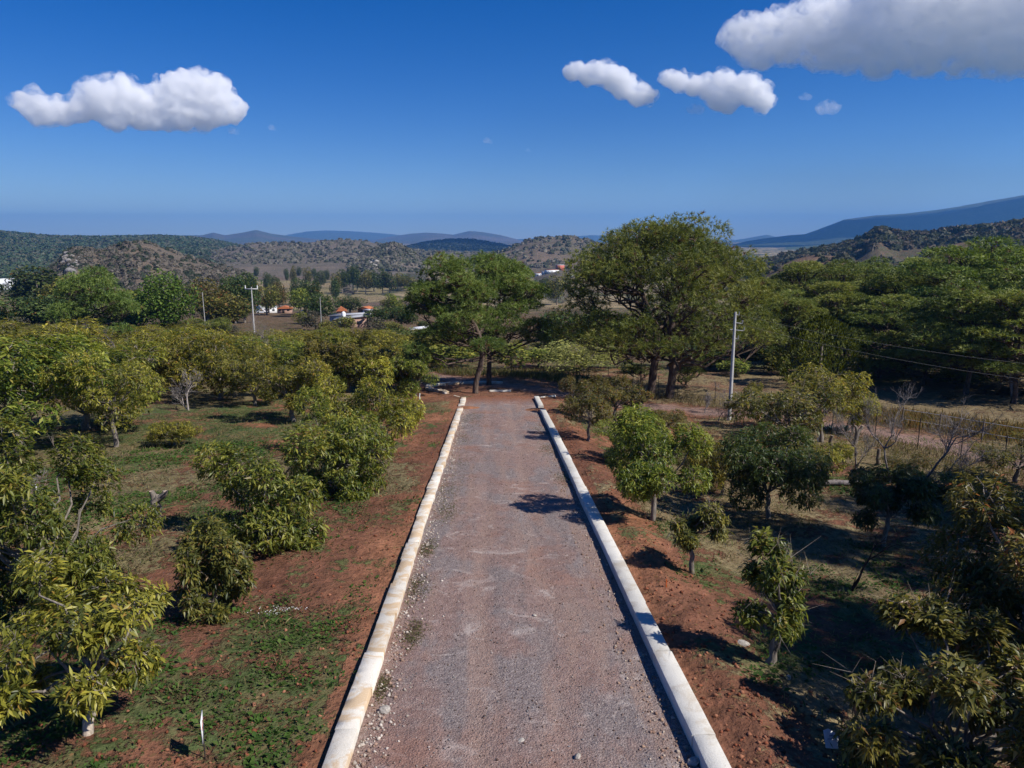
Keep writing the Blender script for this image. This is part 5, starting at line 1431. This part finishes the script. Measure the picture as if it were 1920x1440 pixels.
# white flower patch
P = ground_at(525, 1150); rs_ = np.random.RandomState(9); n = 70
Q = np.stack([P[0] + rs_.normal(0, .28, n), P[1] + rs_.normal(0, .16, n)], 1); Z_ = height(Q[:, 0], Q[:, 1]) + .09
V, F, vi = leaves(np.column_stack([Q, Z_]), unit(rs_.normal(0, 1, (n, 3)) * [1, 1, .2]), np.full(n, .035), np.full(n, .035), rs_, .1, 0)
o = obj('white_flowers', mesh_np('white_flowers', V, F, M_GRASS, np.full((len(V), 3), .8)), kind='stuff'); o['label'] = 'patch of tiny white flowers in the weeds left of the road'
# slumped red earth in the kerb gaps and the small dug bank left of the road
def heap(label, x, y, sx, sy, h, seed):
    n = 20; u, v = np.meshgrid(np.linspace(-1, 1, n), np.linspace(-1, 1, n), indexing='ij')
    r = np.hypot(u, v); X_ = x + u * sx; Y_ = y + v * sy
    z = np.interp(Y_, PS, PZ) + h * np.exp(-(r * 1.5) ** 2) * (1 + (fbm(X_ * 2, Y_ * 2, 3, seed) - .5) * .7) - .16 * sstep(.6, 1.0, r)
    idx = np.arange(n * n).reshape(n, n); F = np.stack([idx[:-1, :-1], idx[1:, :-1], idx[1:, 1:], idx[:-1, 1:]], -1).reshape(-1, 4)
    me = mesh_np('earth_heap', np.stack([X_, Y_, z], -1).reshape(-1, 3), F, M_TERR, SOIL_RED, True, floats={'cover': np.full(n * n, -.1), 'grain': np.full(n * n, 1.)})
    a = me.attributes.new('veg', 'FLOAT_COLOR', 'POINT'); a.data.foreach_set('color', np.tile(np.array([.2, .1, .05, 1], np.float32), n * n))
    tag(obj('earth_heap', me), label, 'earth heap')
heap('tongue of red earth washed through the gap in the left kerb', -2.9, 58.2, 1.7, .9, .12, 1)
heap('tongue of red earth washed through the gap in the right kerb', 3.0, 56.7, 1.5, 1.0, .16, 2)

# ------------------------------------------------------------------ village
def house(px, py, dist, W, D_, Hh, label, wall, roof, rz=0, kind='gable', rh=1.2, name='house'):
    x, y, g, _ = spot(px, py, dist)
    t = thing(name, label, 'house', (x, y, g), rz)
    m = MB(); m.box(-W/2, W/2, -D_/2, D_/2, -1, Hh); obj('wall', m.mesh('wall', wall), t)
    m = MB()
    if kind == 'gable':
        m.prism([(-W/2 - .4, Hh - .1), (W/2 + .4, Hh - .1), (W/2 + .4, Hh + .05), (0, Hh + rh), (-W/2 - .4, Hh + .05)], -D_/2 - .4, D_/2 + .4)
    elif kind == 'shed':
        m.prism([(-W/2 - .3, Hh + .01), (W/2 + .3, Hh + rh - .12), (W/2 + .3, Hh + rh), (-W/2 - .3, Hh + .14)], -D_/2 - .3, D_/2 + .3)
        q = MB(); q.prism([(-W/2, Hh), (W/2, Hh), (W/2, Hh + rh - .15)], -D_/2 + .01, D_/2 - .01); obj('gable_wall', q.mesh('gable_wall', wall), t)
    else: m.box(-W/2 - .2, W/2 + .2, -D_/2 - .2, D_/2 + .2, Hh + .002, Hh + .2)
    obj('roof', m.mesh('roof', roof), t)
    m = MB(); m.box(-W*.1 - .45, -W*.1 + .45, -D_/2 - .05, -D_/2 + .03, 0, 2.0); obj('door', m.mesh('door', M_DARKWOOD), t)
    for xx in ([-W * .36, W * .25] if W > 5 else [W * .25]):
        m = MB(); m.box(xx - .5, xx + .5, -D_/2 - .04, -D_/2 + .03, 1.0, 1.9); obj('window', m.mesh('window', M_GLASS), t)
    return t
house(499, 562, 330, 6, 8, 3.6, 'white house with an orange tiled roof and a parked car before it', M_WHITE, M_ROOF, R(35), rh=2.4)
house(534, 567, 320, 5.5, 4, 2.0, 'low shed with an orange tiled roof right of the white house', M_BRICKW, M_ROOF, R(10), rh=1.0)
h = house(660, 605, 205, 8.5, 5, 2.4, 'pinkish brick house with a tin roof and a white water tank', M_BRICKW, M_TIN, R(4), 'shed', .9)
x, y, g = h.location
m = MB(); m.tube([(0, 0, 0), (0, 0, 1.1), (0, 0, 1.25), (0, 0, 1.45)], [.55, .55, .4, .2], 14); tag(obj('water_tank', m.mesh('water_tank', M_WHITE, True), loc=(x - 2.2, y, g + 2.85)), 'round white water tank on the tin roof of the pinkish house', 'water tank')
house(655, 598, 218, 10, 5, 2.5, 'second tin-roofed wing behind the pinkish brick house', M_CONC, M_TIN, R(-8), 'shed', .7)
house(640, 574, 262, 3.0, 3, 3.0, 'small hut with a bright orange roof among the dark trees', M_BRICKW, M_ROOF, R(15), rh=1.4)
house(686, 573, 300, 5, 4, 2.1, 'low house with a rust-red roof behind the dark tree', M_BRICKW, M_ROOF, R(-20), rh=.9)
house(690, 574, 290, 3, 3, 2.2, 'little white-walled hut beside the rust-red roof', M_WHITE, M_TIN, R(-20), 'flat')
house(787, 612, 160, 4, 3, 2, 'white-roofed shed half hidden left of the road-end pines', M_CONC, M_WHITE, R(10), 'shed', .5)
house(838, 622, 150, 5, 3, 2.2, 'white shed glimpsed behind the leaning pine', M_WHITE, M_TIN, R(5), 'flat')
house(894, 626, 145, 4, 3, 2.2, 'pale shed glimpsed between the two road-end pines', M_TIN, M_TIN, R(5), 'flat')
house(1050, 494, 900, 8, 8, 6, 'small coral-red house on the far slope above the fields', M_RED, M_WHITE, R(20), 'flat')
for k, (px, w, py) in enumerate(((1010, 9, 492), (1022, 6, 494), (1035, 16, 494), (1076, 8, 502), (1090, 10, 494))):
    house(px, py + 1, 880, w, 6, 3.2, ['long white wall of a far farm left of the coral house', 'tiny far hut left of the coral house', 'low white building touching the coral house', 'small far white hut below the coral house', 'far white hut right of the coral house'][k], M_WHITE, M_ROOF if k % 2 == 0 else M_TIN, R(k * 13), 'flat')
def car(px, py, dist, label, paint, rz, truck=False):
    x, y, g, _ = spot(px, py, dist); t = thing('parked_car', label, 'car', (x, y, g), rz)
    m = MB(); prof = [(-2.1, .35), (2.1, .35), (2.15, .8), (1.2, .95), (.7, 1.45), (-.7, 1.5), (-1.5, 1.0), (-2.1, .95)] if not truck else [(-2.5, .45), (2.5, .45), (2.5, .95), (1.5, 1.05), (1.0, 1.65), (-.3, 1.68), (-.5, 1.05), (-2.5, 1.05)]
    m.prism(prof, -.85, .85); obj('body', m.mesh('body', paint), t)
    for s in (-.87, .85):
        q = MB(); q.prism([(-1.1, 1.0), (1.0, 1.0), (.65, 1.38), (-.6, 1.42)] if not truck else [(-.25, 1.1), (1.25, 1.1), (.9, 1.55), (-.25, 1.58)], s, s + .02); obj('window', q.mesh('window', M_GLASS), t)
    for xx in (-1.35, 1.35):
        for s in (-.9, .72):
            q = MB(); q.tube([(xx, s, .34), (xx, s + .18, .34)], .34, 12); obj('wheel', q.mesh('wheel', M_RUBBER), t)
    return t
car(490, 567, 318, 'white car parked before the white house with the orange roof', M_CARW, R(5))
car(568, 572, 300, 'grey pickup parked right of the orange-roofed shed', M_CARG, R(170), True)
# greenhouses at the far left
x, y, g, _ = spot(14, 512, 880)
t = thing('greenhouse', 'long white plastic-covered greenhouse in the valley at the left edge', 'greenhouse', (x, y, g), R(5))
th = np.linspace(0, math.pi, 9)
for k in range(9):
    m = MB(); m.prism([(k * 8.5 - 50 + 4.2 * math.cos(a), 3 + 2.2 * math.sin(a)) for a in th[::-1]] + [(k * 8.5 - 50 + 4.2, -1), (k * 8.5 - 50 - 4.2, -1)], -40, 40)
    obj('greenhouse_bay', m.mesh('greenhouse_bay', M_WHITE), t)

# ------------------------------------------------------------------ clouds
def cloud_mat(name, dens, size=150., lo=.40, hi=.56):
    m, nt, out = newmat(name)
    tc = N(nt, 'ShaderNodeTexCoord').outputs['Object']
    v = N(nt, 'ShaderNodeVolumePrincipled')
    v.inputs['Color'].default_value = (1, 1, 1, 1)
    n = noise_node(nt, 1 / size, 6, .62, tc)
    d = ramp(nt, n, [(lo, 0.0), (hi, 1.0)])
    nt.links.new(mth(nt, 'MULTIPLY', d, dens), v.inputs['Density'])
    v.inputs['Anisotropy'].default_value = .0
    nt.links.new(v.outputs[0], out.inputs['Volume'])
    m.cycles.volume_step_rate = .25
    return m
M_CLOUD = cloud_mat('cloud_vapour', .024, 90., .37, .50)
M_BIGC = cloud_mat('broad_cloud_vapour', .009, 110., .38, .52)
M_FRINGE = cloud_mat('cloud_fringe_vapour', .016, 55., .45, .62)
M_WISP = cloud_mat('thin_cloud_vapour', .008, 60.)
def cloud(label, blobs, dist, seed, mat=None, amp=.8, vox=22, depth=1.0, fs=1.0):
    """blobs: (px, py, radius px) at a distance; a closed billowing body built from their union"""
    import bmesh
    rs_ = np.random.RandomState(seed)
    bm = bmesh.new(); cen = np.mean([CAM + ray(b[0], b[1]) * dist for b in blobs], axis=0)
    for (px, py, r) in blobs:
        rad = r * dist / FPX * .76
        for k in range(3):
            o = rs_.normal(0, .28, 3) * rad * np.array([1, depth * 1.2, .45]); o[1] += rs_.uniform(-.6, .6) * rad * depth
            c = CAM + ray(px, py) * dist - cen + (o if k else 0)
            rr = rad * (1 if k == 0 else rs_.uniform(.5, .8))
            g = bmesh.ops.create_icosphere(bm, subdivisions=3, radius=rr)
            bmesh.ops.translate(bm, verts=g['verts'], vec=Vector(tuple(c)))
    me = bpy.data.meshes.new('cloud_raw'); bm.to_mesh(me); bm.free()
    mr = np.mean([b[2] for b in blobs]) * dist / FPX * fs
    def remesh(me, v):
        o = bpy.data.objects.new('cloud', me); COL.objects.link(o)
        md = o.modifiers.new('r', 'REMESH'); md.mode = 'VOXEL'; md.voxel_size = v
        dg = bpy.context.evaluated_depsgraph_get(); dg.update()
        m2 = bpy.data.meshes.new_from_object(o.evaluated_get(dg)); bpy.data.objects.remove(o); bpy.data.meshes.remove(me)
        return m2
    def disp(me, big, small, seed2, grow):
        n = len(me.vertices); co = np.empty(n * 3, np.float32); me.vertices.foreach_get('co', co); co = co.reshape(-1, 3).astype(float)
        no = np.empty(n * 3, np.float32); me.vertices.foreach_get('normal', no); no = no.reshape(-1, 3)
        def bil(s, k): return np.abs(2 * fbm3(co / s + k + seed2, 2) - 1)
        d = (.5 - bil(mr * 1.0, 3)) * .8 * mr * big + (.42 - bil(mr * .40, 9)) * .95 * mr * small + (.42 - bil(mr * .17, 21)) * .55 * mr * small + grow * mr
        co += no * (d * amp * (.4 + .6 * sstep(-.5, .3, no[:, 2])))[:, None]
        me.vertices.foreach_set('co', co.astype(np.float32).ravel()); me.update()
    base = remesh(me, vox * 1.3)
    fr = base.copy()
    disp(base, 1, 1, 0, 0); core = remesh(base, vox); core.materials.clear(); core.materials.append(mat or M_CLOUD)
    for p in core.polygons: p.material_index = 0
    o = obj('cloud', core, loc=tuple(cen))
    if mat is not M_WISP:
        disp(fr, 1.2, 1.0, 40, .16 / fs); fr = remesh(fr, vox * 1.4); fr.materials.clear(); fr.materials.append(M_FRINGE)
        for p in fr.polygons: p.material_index = 0
        obj('fringe', fr, o)
    else: bpy.data.meshes.remove(fr)
    return tag(o, label, 'cloud')
def fbm3(p, o=2):
    t = 0; a = 1; n = 0
    for k in range(o):
        q = p * 2 ** k
        t = t + a * (vnoise(q[:, 0] + q[:, 2] * .7, q[:, 1] * .9 - q[:, 2] * .5) + vnoise(q[:, 1] + 31, q[:, 2] * 1.1 + q[:, 0] * .3)+ vnoise(q[:, 2] + 61, q[:, 0] * 1.1 + q[:, 1] * .3)) / 3; n += a; a *= .5
    return np.clip((t / n - .5) * 1.6 + .5, 0, 1)
cloud('long white cumulus cloud with two humps in the left sky', [(72, 208, 24), (92, 215, 20), (118, 216, 16), (150, 208, 18), (190, 195, 30), (225, 190, 34), (215, 212, 30), (262, 208, 32), (285, 220, 22), (300, 205, 18), (330, 185, 32), (368, 180, 38), (400, 176, 28), (410, 200, 34), (345, 210, 34), (380, 216, 30), (432, 210, 22), (310, 225, 18)], 5200, 1, vox=9)
cloud('ragged slanting white cloud right of the centre, left one of the pair', [(1072, 140, 12), (1085, 135, 12), (1110, 140, 18), (1130, 140, 20), (1150, 150, 22), (1172, 165, 22), (1195, 180, 20), (1215, 185, 14), (1100, 150, 12)], 5200, 2, vox=6.5)
cloud('ragged horizontal white cloud right of the centre, right one of the pair', [(1255, 152, 13), (1275, 158, 16), (1300, 165, 16), (1330, 165, 20), (1355, 160, 22), (1350, 185, 22), (1380, 175, 24), (1400, 160, 16), (1410, 180, 22), (1430, 195, 18), (1365, 200, 14), (1425, 175, 14)], 5200, 3, vox=6.5)
cloud('huge grey-bellied cloud at the top right corner', [(1400, 85, 26), (1430, 90, 34), (1455, 70, 30), (1490, 80, 40), (1530, 60, 40), (1560, 50, 34), (1540, 95, 36), (1590, 80, 48), (1640, 60, 40), (1650, 95, 44), (1700, 40, 60), (1660, 10, 30), (1720, -10, 50), (1740, 80, 54), (1800, 30, 70), (1800, 85, 46), (1860, 80, 48), (1880, 20, 80), (1900, 100, 36), (1950, 50, 80), (2010, 20, 90), (2000, 90, 50)], 4600, 4, mat=M_BIGC, vox=11, amp=1.25, depth=.55, fs=.55)
for px, py, r, lab in ((438, 247, 10, 'tiny cloud puff just below the right end of the left cloud'), (511, 241, 8, 'tiny faint cloud puff right of the left cloud'), (915, 265, 9, 'tiny faint cloud puff above the centre of the horizon'), (991, 283, 6, 'faintest tiny cloud puff right of the centre'), (1553, 205, 18, 'small faint grey cloud below the huge right cloud'), (1512, 183, 10, 'tiny faint wisp left of the small faint grey cloud'), (1305, 207, 14, 'faint wisp below the right cloud of the pair')):
    cloud(lab, [(px - r * .6, py, r * .5), (px, py - 1, r * .6), (px + r * .6, py + 1, r * .5)], 5200, px, M_WISP, 1.1, vox=7)

M_SOLIDC, nt, out = newmat('dense_cloud_vapour')
v = N(nt, 'ShaderNodeVolumePrincipled'); v.inputs['Color'].default_value = (1, 1, 1, 1); v.inputs['Density'].default_value = .012; nt.links.new(v.outputs[0], out.inputs['Volume'])
def shade_cloud(label, x, y, z, rx, ry, rz_, seed):
    import bmesh
    rs_ = np.random.RandomState(seed); bm = bmesh.new()
    bmesh.ops.create_icosphere(bm, subdivisions=5, radius=1.0)
    me = bpy.data.meshes.new('cloud'); bm.to_mesh(me); bm.free()
    n = len(me.vertices); co = np.empty(n * 3, np.float32); me.vertices.foreach_get('co', co); co = co.reshape(-1, 3).astype(float)
    f = 1 + (fbm3(co * 2.2 + seed, 3) - .5) * .9
    co = co * f[:, None] * np.array([rx, ry, rz_]); me.vertices.foreach_set('co', co.astype(np.float32).ravel())
    me.materials.append(M_SOLIDC)
    tag(obj('cloud', me, loc=(x, y, z)), label, 'cloud')
shade_cloud('large cloud high to the right of the picture, over the blue mountain', 4750 , 4650, 2200, 1500, 1100, 260, 1)
shade_cloud('small cloud high to the right of the picture, shading the dark central hill', 2290, 2140, 2500, 470, 330, 120, 2)
# look-alikes that stand side by side are told apart by which stands left and which right
by = {}
for o in SC.objects:
    if o.parent is None and o.get('group') in ('pine wood at the right', 'scrub beyond the fence', 'far rows of the left orchard', 'trees on the slope beyond the left orchard'):
        by.setdefault(o['label'], []).append(o)
for lab, os_ in by.items():
    if len(os_) in (2, 3) and len(lab.replace('-', ' ').split()) <= 14:
        os_.sort(key=lambda o: to_px(o.location.x, o.location.y))
        for o, w in zip(os_, ('left', 'right') if len(os_) == 2 else ('left', 'middle', 'right')): o['label'] = lab + ', %s one' % w

# ------------------------------------------------------------------ haze
m, nt, out = newmat('haze_air')
v = N(nt, 'ShaderNodeVolumePrincipled'); v.inputs['Color'].default_value = (.16, .46, 1.0, 1); v.inputs['Density'].default_value = 9.5e-5; v.inputs['Anisotropy'].default_value = .2
nt.links.new(v.outputs[0], out.inputs['Volume'])
mb = MB(); mb.box(-17600, 17600, -17600, 17600, -1, 1)
hz = obj('haze', None or mb.mesh('haze', m), kind='stuff')
zmin, zmax = float(Z.min()) - 1.0, max(float(Z.max()), 20.0) + 12.0
hz.scale = (1, 1, (zmax - zmin) / 2); hz.location = (0, 0, (zmax + zmin) / 2)
